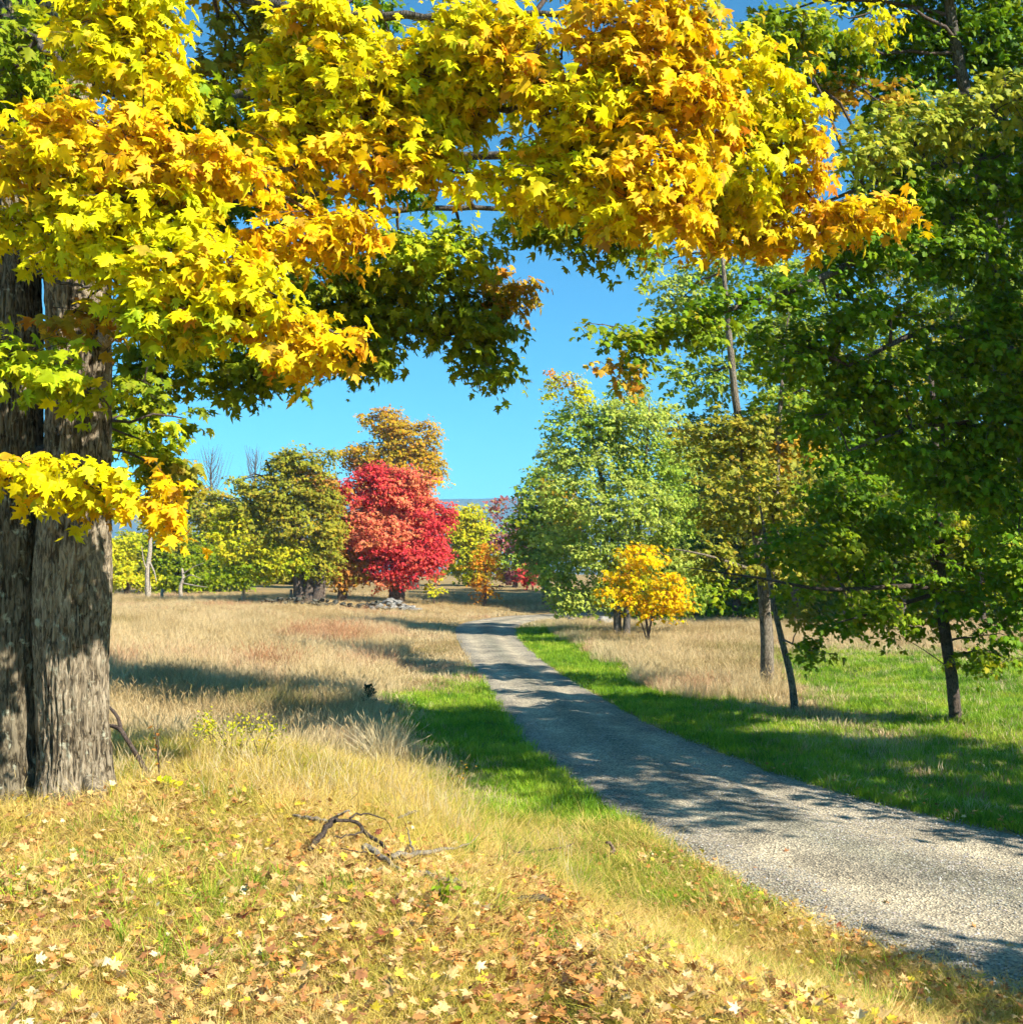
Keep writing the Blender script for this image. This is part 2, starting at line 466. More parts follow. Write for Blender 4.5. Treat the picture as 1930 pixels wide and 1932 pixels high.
def twig_lines(mb, B, D, L, r, frac=1.0):
    for k in range(len(B)):
        if frac < 1 and RNG.random() > frac: continue
        p0 = B[k]-D[k]*L[k]*.4; p2 = B[k]+D[k]*L[k]*.9-np.array([0, 0, .12*L[k]])
        tube(mb, [p0, B[k]+D[k]*L[k]*.3, p2], [r*1.4, r, r*.5], 3, cap=False)

def branch_to(mb, skel, c, r0, r1, n=5, sag=.15, seg=7, back=.12):
    """bent branch from the nearest suitable point of a skeleton (rows x y z r) to c"""
    d = np.linalg.norm(skel[:, :3]-c, axis=1)+np.where(skel[:, 2] > c[2]+.3, .8*(skel[:, 2]-c[2]), 0)
    k = int(np.argmin(d)); a = skel[k, :3]; L = np.linalg.norm(c-a)
    if L < .05: return
    t = np.linspace(0, 1, seg)[:, None]
    mid = (a+c)/2+np.array([0, 0, sag*L])+RNG.standard_normal(3)*.06*L
    P = (1-t)**2*a+2*t*(1-t)*mid+t*t*c
    P[1:-1] += RNG.standard_normal((seg-2, 3))*.018*L
    ra = min(r0, skel[k, 3]*.75)
    tube(mb, P, np.linspace(ra, min(r1, ra), seg), n, cap=False)
    return P

def path3(rows, n=24):
    """rows: picture x, picture y, depth, radius -> smooth x y z r"""
    q = np.array([[*at(r[0], r[1], r[2]), r[3]] for r in rows])
    s = smooth_path(q, n); s[:, 3] = np.maximum(s[:, 3], .003); return s

SHADE_ONLY = []
def tree(name, label, base, paths, clumps, size, tm, cov, bark, cat='tree', group=None, leafmat=None, gap=.3,
         per=9, twig=0.0, limb_r=.06, sides=8, sub=0, slen=3.2, seed=0, singles=0, sag=.12):
    root = thing(name, label, cat, base, group)
    sk = []; tb = MB()
    for p in paths:
        s = path3(p, 26) if not isinstance(p, np.ndarray) else p
        tube(tb, s[:, :3], s[:, 3], sides, wob=.05); sk.append(s)
    sk = np.concatenate(sk)
    lb, br = MB(), MB(); A = [[], [], [], []]
    for ci, cl in enumerate(clumps):
        bp = branch_to(br, sk, cl.c, limb_r, limb_r*.3, 5, sag)
        B, D, L, P, Nn, T, col = sprays(cl, size, cov, per, slen, gap, seed+ci % 5)
        if twig: twig_lines(br, B, D, L, .0045, twig)
        if sub and bp is not None:
            s2 = np.concatenate([bp[2:], np.full((len(bp)-2, 1), limb_r*.5)], 1)
            for k in RNG.choice(len(B), min(sub, len(B)), replace=False): branch_to(br, s2, B[k], limb_r*.22, .006, 3, .05, 5)
        for lst, v in zip(A, (P, Nn, T, col)): lst.append(v)
    tb.build('trunk', bark, root, True)
    if br.n: br.build('branches', bark if not twig else M_TWIG, root)['kind'] = 'stuff'
    if not A[0]: return root
    P, Nn, T, col = [np.concatenate(v) for v in A]
    sz = size*(.65+.6*RNG.random(len(P)))
    if singles:
        pick_singles(root, P, Nn, T, col, sz, singles, tm, leafmat or M_LEAF)
    else:
        put_leaves(lb, P, Nn, T, sz, col, tm)
        lb.build('crown', leafmat or M_FAR, root)['kind'] = 'stuff'
    return root

_single_meshes = {}
def single_mesh(col, k, tm, mat, name):
    key = (tuple(np.round(np.sqrt(col)*7).astype(int)), k, name)
    if key not in _single_meshes:
        b_ = MB(); V, lp, cn = tm[k]; b_.add(V, lp, cn, col); _single_meshes[key] = b_.mesh(name, mat)
    return _single_meshes[key]

def leaf_matrix(P, Nn, T, s):
    Nn = norm(Nn); T = norm(T-Nn*(T@Nn)); B = np.cross(T, Nn)
    return Matrix(((B[0]*s, T[0]*s, Nn[0]*s, P[0]), (B[1]*s, T[1]*s, Nn[1]*s, P[1]), (B[2]*s, T[2]*s, Nn[2]*s, P[2]), (0, 0, 0, 1)))

def pick_singles(root, P, Nn, T, col, sz, count, tm, mat):
    """the leaves that show largest become objects of their own, the rest one foliage mesh"""
    px = P[:, 0]/P[:, 1]*F+965; py = HOR-(P[:, 2]-CAMZ)/P[:, 1]*F
    view = norm(np.array([0, 0, CAMZ])-P)
    vis = (np.abs(px-965) < 945) & (py > 15) & (py < 1915)
    score = np.where(vis, sz/P[:, 1]*np.abs((norm(Nn)*view).sum(1))*(.6+.4*((view*SV).sum(1) > 0)), 0)
    idx = np.argsort(-score)[:count]
    org = np.array(root.location)
    for i in idx:
        k = int(RNG.integers(len(tm)))
        o = link('leaf', single_mesh(col[i], k, tm, mat, 'leaf'), root)
        o.matrix_local = leaf_matrix(P[i]-org, Nn[i], T[i], sz[i])
    m_ = np.ones(len(P), bool); m_[idx] = False
    lb = MB(); put_leaves(lb, P[m_], Nn[m_], T[m_], sz[m_], col[m_], tm)
    lb.build('foliage', mat, root)['kind'] = 'stuff'

#@@PART2
# ------------------------------------------------------------------ distant ridge
mb = MB(); rxs = np.linspace(-2600, 2600, 131); dys = np.array([2250, 2350, 2450, 2550, 2600, 2700])
hh = np.array([0, .35, .72, .96, 1, .8]); top = 190+10*np.sin(rxs/900+.9)-.003*rxs+4*(fbm(np.stack([rxs/160, rxs*0], 1), 2)-.5)
V = np.stack([np.repeat(rxs[:, None], 6, 1), np.repeat(dys[None], 131, 0), top[:, None]*hh[None]+3*(fbm(np.stack([rxs/40, rxs*0], 1), 4)-.5)[:, None]-2], -1)
i, j = np.meshgrid(np.arange(130), np.arange(5), indexing='ij')
mb.add(V.reshape(-1, 3), np.stack([i*6+j, (i+1)*6+j, (i+1)*6+j+1, i*6+j+1], -1).reshape(-1), [4]*650, (.07, .085, .04))
m, nt, _, _ = newmat('far_wooded_ridge'); P_ = geo_pos(nt)
finish(nt, ramp(nt, noise(nt, .02, P_, 4, .7), [(.35, (.05, .065, .03)), (.65, (.12, .10, .05))]), .9, .05, noise(nt, .05, P_, 3), 8, .8)
tag(mb.build('distant_hill', m, smooth=True), kind='structure')

# ------------------------------------------------------------------ the old twin-stemmed maple
mbase = gp(105, 1508); D0 = mbase[1]
maple = thing('sugar_maple', 'old twin-trunked maple with yellow and orange leaves rooted on the leaf-strewn bank', 'tree', mbase)
def stem(rows, seed, n=190, m_=420, flare=0.0):
    q = np.array([[*at(r[0], r[1], r[2]), r[3]] for r in rows]); s = smooth_path(q, m_); c, R = s[:, :3], s[:, 3]
    a = np.linspace(0, 2*math.pi, n, endpoint=False); ca, sa = np.cos(a), np.sin(a)
    z = c[:, 2][:, None]*np.ones(n); nxy = np.stack([ca[None]*np.ones((m_, 1)), sa[None]*np.ones((m_, 1))], -1)
    wob = (fbm(np.stack([nxy[..., 0]*1.1, nxy[..., 1]*1.1, z*.7], -1), seed, 2)-.5)*.30
    wz = fbm(np.stack([nxy[..., 0]*3, nxy[..., 1]*3, z*2.2], -1), seed+9, 2)
    rid = fbm(np.stack([nxy[..., 0]*9+wz*2.4, nxy[..., 1]*9+wz*1.7, z*2.0+wz*2], -1), seed+3, 3)
    rid = 1-np.abs(rid-.5)*9.0
    pl = fbm(np.stack([nxy[..., 0]*16, nxy[..., 1]*16, z*9.0], -1), seed+5, 3)-.5
    hgt = z-mbase[2]
    fl = flare*np.exp(-np.clip(hgt, 0, 9)/.22)*(1+.7*np.sin(a*3+seed)[None])
    r = R[:, None]*(1+wob)+np.clip(-rid, -1, 1)*-.0+(-.032*np.clip(rid, 0, 1)**2)+.028*pl+fl
    V = np.stack([c[:, 0][:, None]+r*ca, c[:, 1][:, None]+r*sa, z+.02*pl], -1)
    mb = MB(); i, j = np.meshgrid(np.arange(m_-1), np.arange(n), indexing='ij')
    mb.add(V.reshape(-1, 3), np.stack([i*n+j, i*n+(j+1) % n, (i+1)*n+(j+1) % n, (i+1)*n+j], -1).reshape(-1), [4]*((m_-1)*n))
    return mb
st1 = [(8, 1560, D0+.05, .36), (8, 1450, D0+.05, .31), (12, 1250, D0+.05, .29), (14, 1050, D0+.08, .27), (18, 800, D0+.12, .255), (22, 500, D0+.18, .235), (28, 200, D0+.2, .21), (36, -150, D0+.2, .18)]
st2 = [(138, 1560, D0, .29), (136, 1450, D0, .275), (136, 1250, D0, .27), (140, 1050, D0, .27), (148, 800, D0+.02, .26), (150, 600, D0+.05, .255), (140, 400, D0+.1, .235), (132, 200, D0+.15, .215), (128, -150, D0+.2, .19)]
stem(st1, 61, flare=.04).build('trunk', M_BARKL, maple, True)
stem(st2, 83, flare=.05).build('trunk', M_BARK, maple, True)
# burl with a healed branch knot, a broken stub, a root toe
mb = MB(); kc = at(108, 1133, D0-.27)
aa = np.linspace(0, 2*math.pi, 25)[:-1]; bb = np.linspace(0, 2*math.pi, 11)[:-1]
for RR, rr, dy in ((.095, .03, 0.0), (.05, .022, -.012)):
    X = np.stack([kc[0]+(RR+rr*np.cos(bb)[None])*np.cos(aa)[:, None]*.85, kc[1]+.05+dy-rr*1.3*np.sin(bb)[None]+0*aa[:, None], kc[2]+(RR+rr*np.cos(bb)[None])*np.sin(aa)[:, None]*1.1], -1)
    X += (fbm(X*22, 3)-.5)[..., None]*.03
    i, j = np.meshgrid(np.arange(24), np.arange(10), indexing='ij')
    mb.add(X.reshape(-1, 3), np.stack([i*10+j, ((i+1) % 24)*10+j, ((i+1) % 24)*10+(j+1) % 10, i*10+(j+1) % 10], -1).reshape(-1), [4]*240)
mb.build('bark_knot', M_BARK, maple, True)
mb = MB(); tube(mb, [at(196, 650, D0-.12), at(206, 630, D0-.2), at(212, 600, D0-.24), at(210, 572, D0-.22)], [.05, .075, .06, .035], 10, wob=.25)
mb.build('broken_branch_stub', M_DEAD, maple, True)
mb = MB(); tube(mb, [at(165, 1470, D0-.1), at(188, 1500, D0-.25), at(205, 1528, D0-.32)], [.09, .075, .03], 10, wob=.15)
mb.build('root', M_BARK, maple, True)

limbs = [
 [(150, 300, D0, .12), (300, 240, 9.2, .09), (480, 175, 8.8, .07), (700, 200, 8.4, .052), (800, 215, 8.2, .044), (905, 208, 8.0, .035), (960, 165, 7.9, .022), (1060, 110, 7.8, .012)],
 [(160, 430, D0, .13), (330, 385, 10, .10), (560, 366, 10.4, .085), (650, 350, 10.4, .075), (830, 302, 10.5, .06), (1000, 290, 10.2, .05), (1150, 300, 9.8, .042), (1300, 335, 9.6, .032), (1480, 385, 9.5, .02), (1650, 382, 9.4, .012), (1735, 376, 9.4, .005)],
 [(190, 600, D0, .11), (300, 590, 10.5, .085), (500, 600, 11.5, .07), (700, 620, 12, .05), (900, 640, 12.4, .02)],
 [(140, 390, 9.2, .09), (190, 400, 8.2, .06), (330, 470, 7.6, .04), (520, 560, 7.3, .022), (660, 650, 7.2, .008)],
 [(-10, 10, D0, .07), (30, 45, 8.6, .04), (95, 100, 8.1, .03), (160, 150, 8.1, .03), (240, 195, 8.2, .024), (380, 230, 8.3, .01)],
 [(100, 830, 9.3, .05), (70, 870, 8.2, .025), (180, 925, 7.6, .016), (290, 985, 7.3, .008), (350, 1010, 7.3, .004)],
 [(60, 640, 9.3, .05), (20, 650, 8.2, .03), (110, 700, 7.6, .018), (210, 770, 7.3, .008)],
 [(830, 212, 8.1, .035), (1010, 205, 7.9, .028), (1110, 200, 7.8, .022), (1290, 190, 8.2, .015), (1440, 240, 8.8, .007)],
 [(140, 330, 9.3, .09), (230, 330, 8.0, .06), (330, 330, 7.6, .045), (480, 330, 7.6, .03), (640, 300, 7.9, .02), (790, 300, 8.0, .008)],
 [(160, 480, D0, .08), (420, 450, 10.8, .06), (700, 400, 11.4, .045), (1000, 400, 11.4, .03), (1180, 460, 11.4, .01)],
 [(130, -60, D0, .12), (300, -60, 9.2, .09), (560, 20, 8.6, .06), (800, 30, 8.2, .04), (1100, 30, 7.8, .025), (1330, 90, 8.2, .01)],
 [(0, 430, 9.2, .03), (40, 450, 8.6, .03), (80, 520, 8.4, .022), (190, 545, 8.2, .012)],
]
lm = []
mbm = MB()
for r in limbs:
    s = path3(r, 36); s[1:-1, :3] += RNG.standard_normal((len(s)-2, 3))*.012
    mb = MB(); tube(mb, s[:, :3], s[:, 3]*.72, 10, wob=.015); mb.build('limb', M_BARK2, maple, True); lm.append(s)
lm = np.concatenate(lm)
FRONT = [
 (215,55,85,75,7.6,'yellow'),(285,120,75,90,7.6,'yellow'),(230,5,120,36,7.6,'lemon'),(340,190,85,55,8.2,'lime'),(425,222,70,45,8.4,'lime'),
 (200,250,150,60,7.2,'gold'),(340,325,180,65,7.3,'gold'),(480,300,100,50,7.8,'gold'),(120,330,120,75,7.2,'yellow'),(20,300,60,70,7.2,'gold'),(50,228,50,22,7.4,'yellow'),
 (90,430,130,55,7.3,'lemon'),(270,420,170,65,7.2,'lemon'),(540,425,140,55,7.6,'gold'),(645,430,65,45,7.8,'gold'),(390,510,150,50,7.2,'yellow'),(230,470,90,36,7.3,'lemon'),
 (310,590,120,40,7.2,'lime'),(450,595,120,45,7.2,'yellow'),(575,640,105,38,7.3,'gold'),(140,590,45,30,7.9,'ogold'),(300,530,120,40,7.2,'lemon'),
 (30,665,80,28,7.4,'lime'),(130,712,90,26,7.3,'lime'),(195,752,50,20,7.2,'lemon'),
 (80,890,110,28,7.2,'yellow'),(190,915,85,26,7.2,'yellow'),(280,935,80,24,7.3,'gold'),(10,905,40,28,7.2,'gold'),(325,968,50,18,7.3,'gold'),
 (620,70,100,80,8,'yellow'),(700,170,130,100,8,'yellow'),(590,190,80,90,8.2,'yellow'),(680,290,140,50,8,'gold'),(785,290,55,45,7.9,'yellow'),(560,110,60,60,8.2,'lemon'),(820,90,90,85,8,'lemon'),(790,180,75,55,8,'lemon'),(870,200,60,45,8,'yellow'),(850,265,45,22,8,'yellow'),(900,150,60,50,8,'lemon'),(570,260,90,50,8,'yellow'),
 (930,70,120,80,7.8,'yellow'),(1060,80,130,85,7.6,'gold'),(1200,70,130,90,7.6,'gold'),(1000,160,100,50,7.8,'yellow'),(1130,190,130,70,7.6,'yellow'),(1260,190,105,75,7.6,'gold'),(1080,280,110,45,7.8,'yellow'),(950,345,80,36,7.8,'yellow'),(1090,350,110,45,7.6,'yellow'),(1220,320,110,65,7.5,'gold'),(1250,400,60,42,7.5,'gold'),(1140,390,70,26,7.5,'yellow'),
 (1380,140,90,85,8.6,'yellow'),(1450,220,85,65,9,'lemon'),(1400,300,80,50,8.8,'lemon'),(1490,130,40,32,8.8,'gold'),(1510,260,36,32,9,'gold'),(1330,230,60,60,8.2,'gold'),
 (1400,395,90,50,9.4,'yellow'),(1520,360,95,42,9.4,'gold'),(1610,385,60,36,9.4,'gold'),(1655,395,40,26,9.4,'gold'),(1570,420,60,26,9.4,'gold'),(1480,440,65,26,9.4,'gold'),(1700,380,16,12,9.4,'gold'),(1330,420,50,36,9.2,'gold'),
]
BACK = [
 (470,60,60,55,9.6,'olive'),(430,120,70,45,9.8,'olive'),(310,680,100,50,11.5,'green'),(480,680,110,50,11.8,'green'),(640,620,120,70,12,'green'),(770,560,130,70,12,'green'),(895,610,85,65,12.3,'green'),(925,690,50,34,12.3,'green'),
 (760,480,110,50,11.6,'lime'),(870,475,80,45,11.8,'lime'),(600,540,100,55,11.6,'green'),(955,540,45,50,12.3,'ogold'),(270,740,60,34,11,'green'),(700,680,70,24,12,'green'),(440,720,50,34,11.8,'green'),(540,705,45,28,11.8,'green'),
 (1100,420,85,50,11.5,'green'),(1170,465,65,28,11.4,'green'),(1000,410,60,34,11.4,'green'),(400,375,100,32,11,'dark'),(560,350,95,24,10.8,'dark'),(760,350,70,20,10.8,'dark'),(1010,290,55,30,10.6,'dark'),
 (290,840,55,55,10.5,'lime'),(320,890,45,34,10.5,'olive'),(250,800,40,40,10.8,'green'),(350,790,20,20,10.8,'green'),(30,130,50,100,8.3,'green'),(70,60,50,50,8.6,'green'),(100,150,50,40,8.8,'green'),(720,20,40,20,11,'dark'),(640,0,60,30,11,'dark'),(880,300,20,14,11,'dark'),(1310,40,50,30,10.5,'olive'),
 (150,-190,200,70,9.4,'yellow'),(480,-540,260,120,8.1,'yellow'),(260,-420,220,110,8.7,'yellow'),(640,-400,160,80,8.3,'yellow'),(480,-90,160,70,9.4,'yellow'),(800,-110,180,70,9.2,'yellow'),(1100,-110,160,60,8.8,'yellow'),(300,280,120,70,10.8,'green'),(500,250,100,60,11,'green'),
]
A = [[], [], [], []]; br = MB()
for ci, c in enumerate(FRONT+BACK):
    fr = ci < len(FRONT)
    cl = Clump(c[:2], c[2], c[3], c[4], c[5])
    branch_to(br, lm, cl.c, .02, .006, 5, .06, 7)
    B, Dd, L, P, Nn, T, col = sprays(cl, .087, 5.2 if fr else 4.0, 9, 2.8, .405 if fr else .32, ci % 7)
    twig_lines(br, B, Dd, L, .003, .6)
    for lst, v in zip(A, (P, Nn, T, col)): lst.append(v)
br.build('twigs', M_TWIG, maple)['kind'] = 'stuff'
P, Nn, T, col = [np.concatenate(v) for v in A]
pick_singles(maple, P, Nn, T, col, .087*(.45+.9*RNG.random(len(P))), 300, T_NEAR, M_LEAF)

# ------------------------------------------------------------------ trees on the right of the drive
def cl(rows, **k): return [Clump(r[:2], r[2], r[3], r[4], r[5], **k) for r in rows]

b = gd(2010, 16.0)
tree('tall_maple', 'tall dark green maple at the right edge overhanging the drive', b,
 [[(2012, HOR+(CAMZ-b[2])/16*F+10, 16, .24), (1975, 1000, 16, .2), (1896, 700, 16, .17), (1880, 500, 15.9, .16), (1884, 300, 16, .14), (1880, 100, 16, .12), (1872, -200, 16, .08)],
  [(1884, 520, 16, .12), (1838, 260, 15.5, .09), (1798, 60, 15.2, .075), (1775, -120, 15, .05)],
  [(1884, 420, 16, .09), (1760, 420, 15, .06), (1600, 500, 14.2, .05), (1480, 552, 13.8, .04), (1320, 600, 13.6, .028), (1200, 640, 13.5, .012)],
  [(1882, 320, 16, .08), (1790, 310, 15, .055), (1690, 330, 14.2, .04), (1560, 380, 14, .02)],
  [(1890, 640, 16, .08), (1760, 620, 14.8, .05), (1600, 690, 14.2, .02)],
  [(1900, 820, 16, .07), (1760, 800, 14.8, .04), (1600, 850, 14.4, .015)]],
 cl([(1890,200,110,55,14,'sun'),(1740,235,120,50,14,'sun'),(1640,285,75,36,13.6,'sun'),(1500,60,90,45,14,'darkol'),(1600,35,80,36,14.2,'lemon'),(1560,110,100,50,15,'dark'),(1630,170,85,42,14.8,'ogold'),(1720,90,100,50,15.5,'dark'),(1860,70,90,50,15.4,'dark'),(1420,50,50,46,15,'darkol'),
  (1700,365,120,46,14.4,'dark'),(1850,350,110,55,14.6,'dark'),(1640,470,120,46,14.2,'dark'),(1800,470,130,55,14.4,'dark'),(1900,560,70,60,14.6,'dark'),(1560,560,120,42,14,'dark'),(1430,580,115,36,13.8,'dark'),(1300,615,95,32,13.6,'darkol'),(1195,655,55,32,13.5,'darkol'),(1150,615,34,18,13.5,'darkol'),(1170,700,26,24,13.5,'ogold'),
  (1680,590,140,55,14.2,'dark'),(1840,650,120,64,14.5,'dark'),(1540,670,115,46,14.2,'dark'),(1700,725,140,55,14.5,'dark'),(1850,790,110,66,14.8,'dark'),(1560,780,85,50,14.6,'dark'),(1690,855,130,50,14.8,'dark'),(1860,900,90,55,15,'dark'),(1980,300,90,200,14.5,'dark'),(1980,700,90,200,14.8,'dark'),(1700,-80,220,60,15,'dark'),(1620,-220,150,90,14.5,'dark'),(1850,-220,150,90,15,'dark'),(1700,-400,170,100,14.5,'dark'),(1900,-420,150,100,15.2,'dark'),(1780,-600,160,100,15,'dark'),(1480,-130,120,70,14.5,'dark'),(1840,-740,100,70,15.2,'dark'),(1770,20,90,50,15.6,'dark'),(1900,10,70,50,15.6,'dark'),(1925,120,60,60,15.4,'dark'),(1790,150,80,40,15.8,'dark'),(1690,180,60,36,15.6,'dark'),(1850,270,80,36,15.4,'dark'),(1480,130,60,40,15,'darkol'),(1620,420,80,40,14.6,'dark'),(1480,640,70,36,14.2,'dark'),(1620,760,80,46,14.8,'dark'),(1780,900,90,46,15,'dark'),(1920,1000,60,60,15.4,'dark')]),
 .098, T_MID, 3.7, M_BARK2, group=None, leafmat=M_LEAF, gap=.40, limb_r=.03, sub=4, twig=.25, seed=1, singles=180)

b = gp(1801, 1360)
tree('slim_maple', 'slim dark trunked maple standing on the mown grass at right with low level branches', b,
 [[(1803, 1366, b[1], .12), (1795, 1280, b[1], .105), (1778, 1160, b[1], .10), (1772, 1020, b[1], .085), (1765, 860, b[1], .07), (1755, 700, b[1], .04)],
  [(1778, 1110, b[1], .055), (1700, 1106, 19.5, .045), (1560, 1112, 18.6, .032), (1440, 1092, 18.4, .02), (1290, 1070, 18.2, .008)],
  [(1778, 1115, b[1], .05), (1700, 1140, 19.6, .035), (1580, 1175, 19, .012)],
  [(1775, 1110, b[1], .05), (1850, 1105, 20, .03), (1930, 1110, 19.6, .02)],
  [(1774, 1100, b[1], .05), (1752, 1030, b[1], .04), (1746, 900, b[1], .025)],
  [(1790, 1260, b[1], .012), (1740, 1225, 20.3, .008), (1690, 1195, 20.2, .004)]],
 cl([(1700,965,130,46,19.5,'dark'),(1840,1030,110,46,20,'darkol'),(1590,930,90,46,19.5,'dark'),(1690,1060,130,40,19.4,'dark'),(1570,1030,90,46,19.2,'darkol'),(1850,1120,100,42,19.6,'dark'),(1885,1195,60,26,19.2,'dark'),(1560,1110,80,28,18.8,'darkol'),(1650,1150,80,26,19.2,'darkol'),(1760,1175,60,22,20,'darkol'),(1930,1060,60,60,19,'dark'),(1780,900,110,50,20.5,'dark'),(1910,950,70,60,20,'dark'),(1840,1240,40,12,19.6,'darkol'),(1500,1030,70,44,20.4,'dark'),(1620,860,90,46,20.6,'dark'),(1720,1110,80,30,20.8,'dark'),(1925,1150,50,36,19.4,'dark'),(1890,1238,60,14,19.2,'darkol'),(1640,1000,90,40,21,'dark'),(1600,1170,60,20,20.6,'dark'),(1690,1195,20,8,20.2,'darkol')]),
 .11, T_MID, 3.3, M_DARKW, leafmat=M_LEAF, gap=.38, limb_r=.025, sub=3, twig=.2, seed=2)

b = gp(1447, 1300)
tree('pale_barked_tree', 'tall tree with dappled pale upper trunk and sparse olive leaves right of the drive', b,
 [[(1447, 1306, b[1], .17), (1446, 1200, b[1], .15), (1436, 1080, b[1], .13), (1424, 980, b[1], .115), (1408, 880, b[1], .10), (1388, 760, b[1], .085), (1376, 640, b[1], .075), (1362, 480, b[1], .04)],
  [(1440, 1160, b[1], .12), (1458, 1050, b[1]-.4, .10), (1462, 950, b[1]-.5, .08), (1470, 800, b[1]-.4, .06), (1480, 640, b[1], .03)],
  [(1432, 1080, b[1], .05), (1340, 1050, 24, .03), (1270, 1035, 23.5, .01)]],
 cl([(1290,560,95,60,27,'silver'),(1400,500,100,50,27,'sgreen'),(1500,520,90,50,27,'sgreen'),(1370,610,105,50,26.5,'sgreen'),(1330,710,90,55,26,'sgreen'),(1250,500,50,40,27.5,'silver'),(1450,650,90,55,26,'green'),(1490,760,80,70,25.5,'darkol'),(1340,830,85,60,25.5,'olive'),(1430,820,75,60,25.2,'olive'),(1500,850,55,55,25.2,'ogold'),(1380,940,90,60,25,'olive'),(1480,950,80,60,25,'olive'),(1340,1050,70,32,24.6,'olive'),(1460,1060,70,36,24.6,'olive'),(1360,1115,60,18,24.6,'darkol'),(1550,760,60,60,26,'dark')]),
 .11, T_MID, 1.8, M_BARK3, leafmat=M_LEAF, gap=.38, limb_r=.035, sub=4, twig=.15, seed=3)

b = gp(1497, 1345)
tree('leaning_sapling', 'thin leaning sapling with a pale foot beside the pale barked tree', b,
 [[(1500, 1350, b[1], .085), (1492, 1280, b[1], .072), (1470, 1190, b[1], .06), (1452, 1100, b[1], .05), (1442, 1010, b[1], .036), (1430, 930, b[1], .012)],
  [(1474, 1205, b[1], .02), (1520, 1225, 21.2, .014), (1580, 1235, 21, .006)]],
 cl([(1545,1222,50,20,21.2,'darkol'),(1520,1160,55,30,21.6,'olive'),(1470,900,46,40,21.6,'olive'),(1395,900,40,36,21.6,'olive'),(1500,1000,40,26,21.4,'darkol')]),
 .12, T_MID, 2.2, M_BARK3, leafmat=M_LEAF, gap=.4, limb_r=.014, sub=2, twig=.2, seed=4)

b = gp(1172, 1203); dE = b[1]
tree('silver_maple', 'broad silvery green maple with orange tip and paired trunks beside the drive', b,
 [[(1165, 1210, dE, .17), (1164, 1150, dE, .16), (1160, 1050, dE, .13), (1140, 930, dE, .09), (1110, 800, dE, .06), (1075, 700, dE, .02)],
  [(1181, 1210, dE-.2, .16), (1184, 1150, dE-.2, .15), (1195, 1050, dE, .12), (1215, 900, dE, .08), (1225, 760, dE, .03)]],
 cl([(1075,745,42,45,dE,'ygreen'),(1068,706,28,16,dE,'orange'),(1100,800,75,45,dE,'sgreen'),(1180,800,85,55,dE,'silver'),(1060,850,45,32,dE,'silver'),(1130,875,95,50,dE,'silver'),(1230,880,75,60,dE,'sgreen'),(1080,935,75,42,dE-.6,'silver'),(1180,955,105,55,dE-1.2,'silver'),(1268,960,55,60,dE,'sgreen'),(1065,1010,55,42,dE,'silver'),(1150,1040,85,45,dE-1,'silver'),(1262,1050,55,52,dE-.5,'silver'),(1070,1075,55,34,dE,'sgreen'),(1075,1128,50,22,dE-.5,'silver'),(1130,1115,60,34,dE,'silver'),(1230,1120,70,36,dE+.4,'sgreen'),(1250,800,45,45,dE+1,'silver'),(1190,735,36,26,dE+1,'sgreen'),(1290,1110,45,45,dE+1,'sgreen'),(1285,870,36,46,dE+2,'silver')]),
 .155, T_FAR, 4.2, M_BARK2, leafmat=M_FAR, gap=.40, limb_r=.05, sub=2, slen=3.6, seed=5)

b = gd(1222, dE-4)
tree('yellow_sapling', 'small golden yellow tree in front of the silvery green maple', b,
 [[(1224, 1208, b[1], .05), (1216, 1150, b[1], .04), (1205, 1080, b[1], .02)], [(1222, 1206, b[1], .04), (1235, 1140, b[1], .03), (1255, 1080, b[1], .012)], [(1220, 1206, b[1], .03), (1200, 1150, b[1], .02), (1170, 1100, b[1], .01)]],
 cl([(1215,1050,45,36,dE-4.5,'gold'),(1165,1095,38,38,dE-4.5,'gold'),(1258,1095,45,40,dE-4.5,'gold'),(1168,1135,45,20,dE-4.5,'gold'),(1240,1135,55,22,dE-4.5,'gold'),(1205,1105,40,36,dE-4.0,'ygreen'),(1283,1130,20,24,dE-4.5,'gold')]),
 .16, T_FAR, 2.3, M_TWIG, leafmat=M_FAR, gap=.40, limb_r=.014, seed=6)

# ------------------------------------------------------------------ trees across the field
def far(name, label, bpx, rows, bark=M_BARK2, d=None, trunk_top=None, r=.2, size=.2, cov=4.6, gap=.41, lean=0, cat='tree', group=None, seed=0, stems=1, limb=.06, sub=1):
    b = gp(*bpx) if d is None else gd(bpx[0], d)
    dd = b[1]; rows = [q for q in rows] + [(q[0]+math.cos(a_)*q[2]*RNG.uniform(.8, 1.12), q[1]+math.sin(a_)*q[3]*RNG.uniform(.8, 1.12), q[2]*RNG.uniform(.2, .36), q[3]*RNG.uniform(.2, .36), q[4]) for q in rows for a_ in RNG.uniform(3.0, 6.5, 3) if q[2] > 20]
    cs = cl([(*q[:4], dd+(q[5] if len(q) > 5 else 0), q[4]) for q in rows])
    tp = trunk_top or (np.mean([c.px for c in cs]), np.min([c.py for c in cs])+20)
    by = HOR+(CAMZ-b[2])/dd*F
    ps = []
    for k in range(stems):
        o = (k-(stems-1)/2)
        ps.append([(bpx[0]+o*r*1.4*F/dd, by+6, dd, r*1.25), (bpx[0]+o*r*2.2*F/dd+lean*.3, by*.75+tp[1]*.25, dd, r), (bpx[0]*.5+tp[0]*.5+o*10+lean, (by+tp[1])/2, dd, r*.7), (tp[0]+o*26, tp[1], dd, r*.2)])
    return tree(name, label, b, ps, cs, size, T_FAR, cov, bark, cat=cat, group=group, leafmat=M_FAR, gap=gap, limb_r=limb, sides=7, sub=sub, slen=3.4, seed=seed)

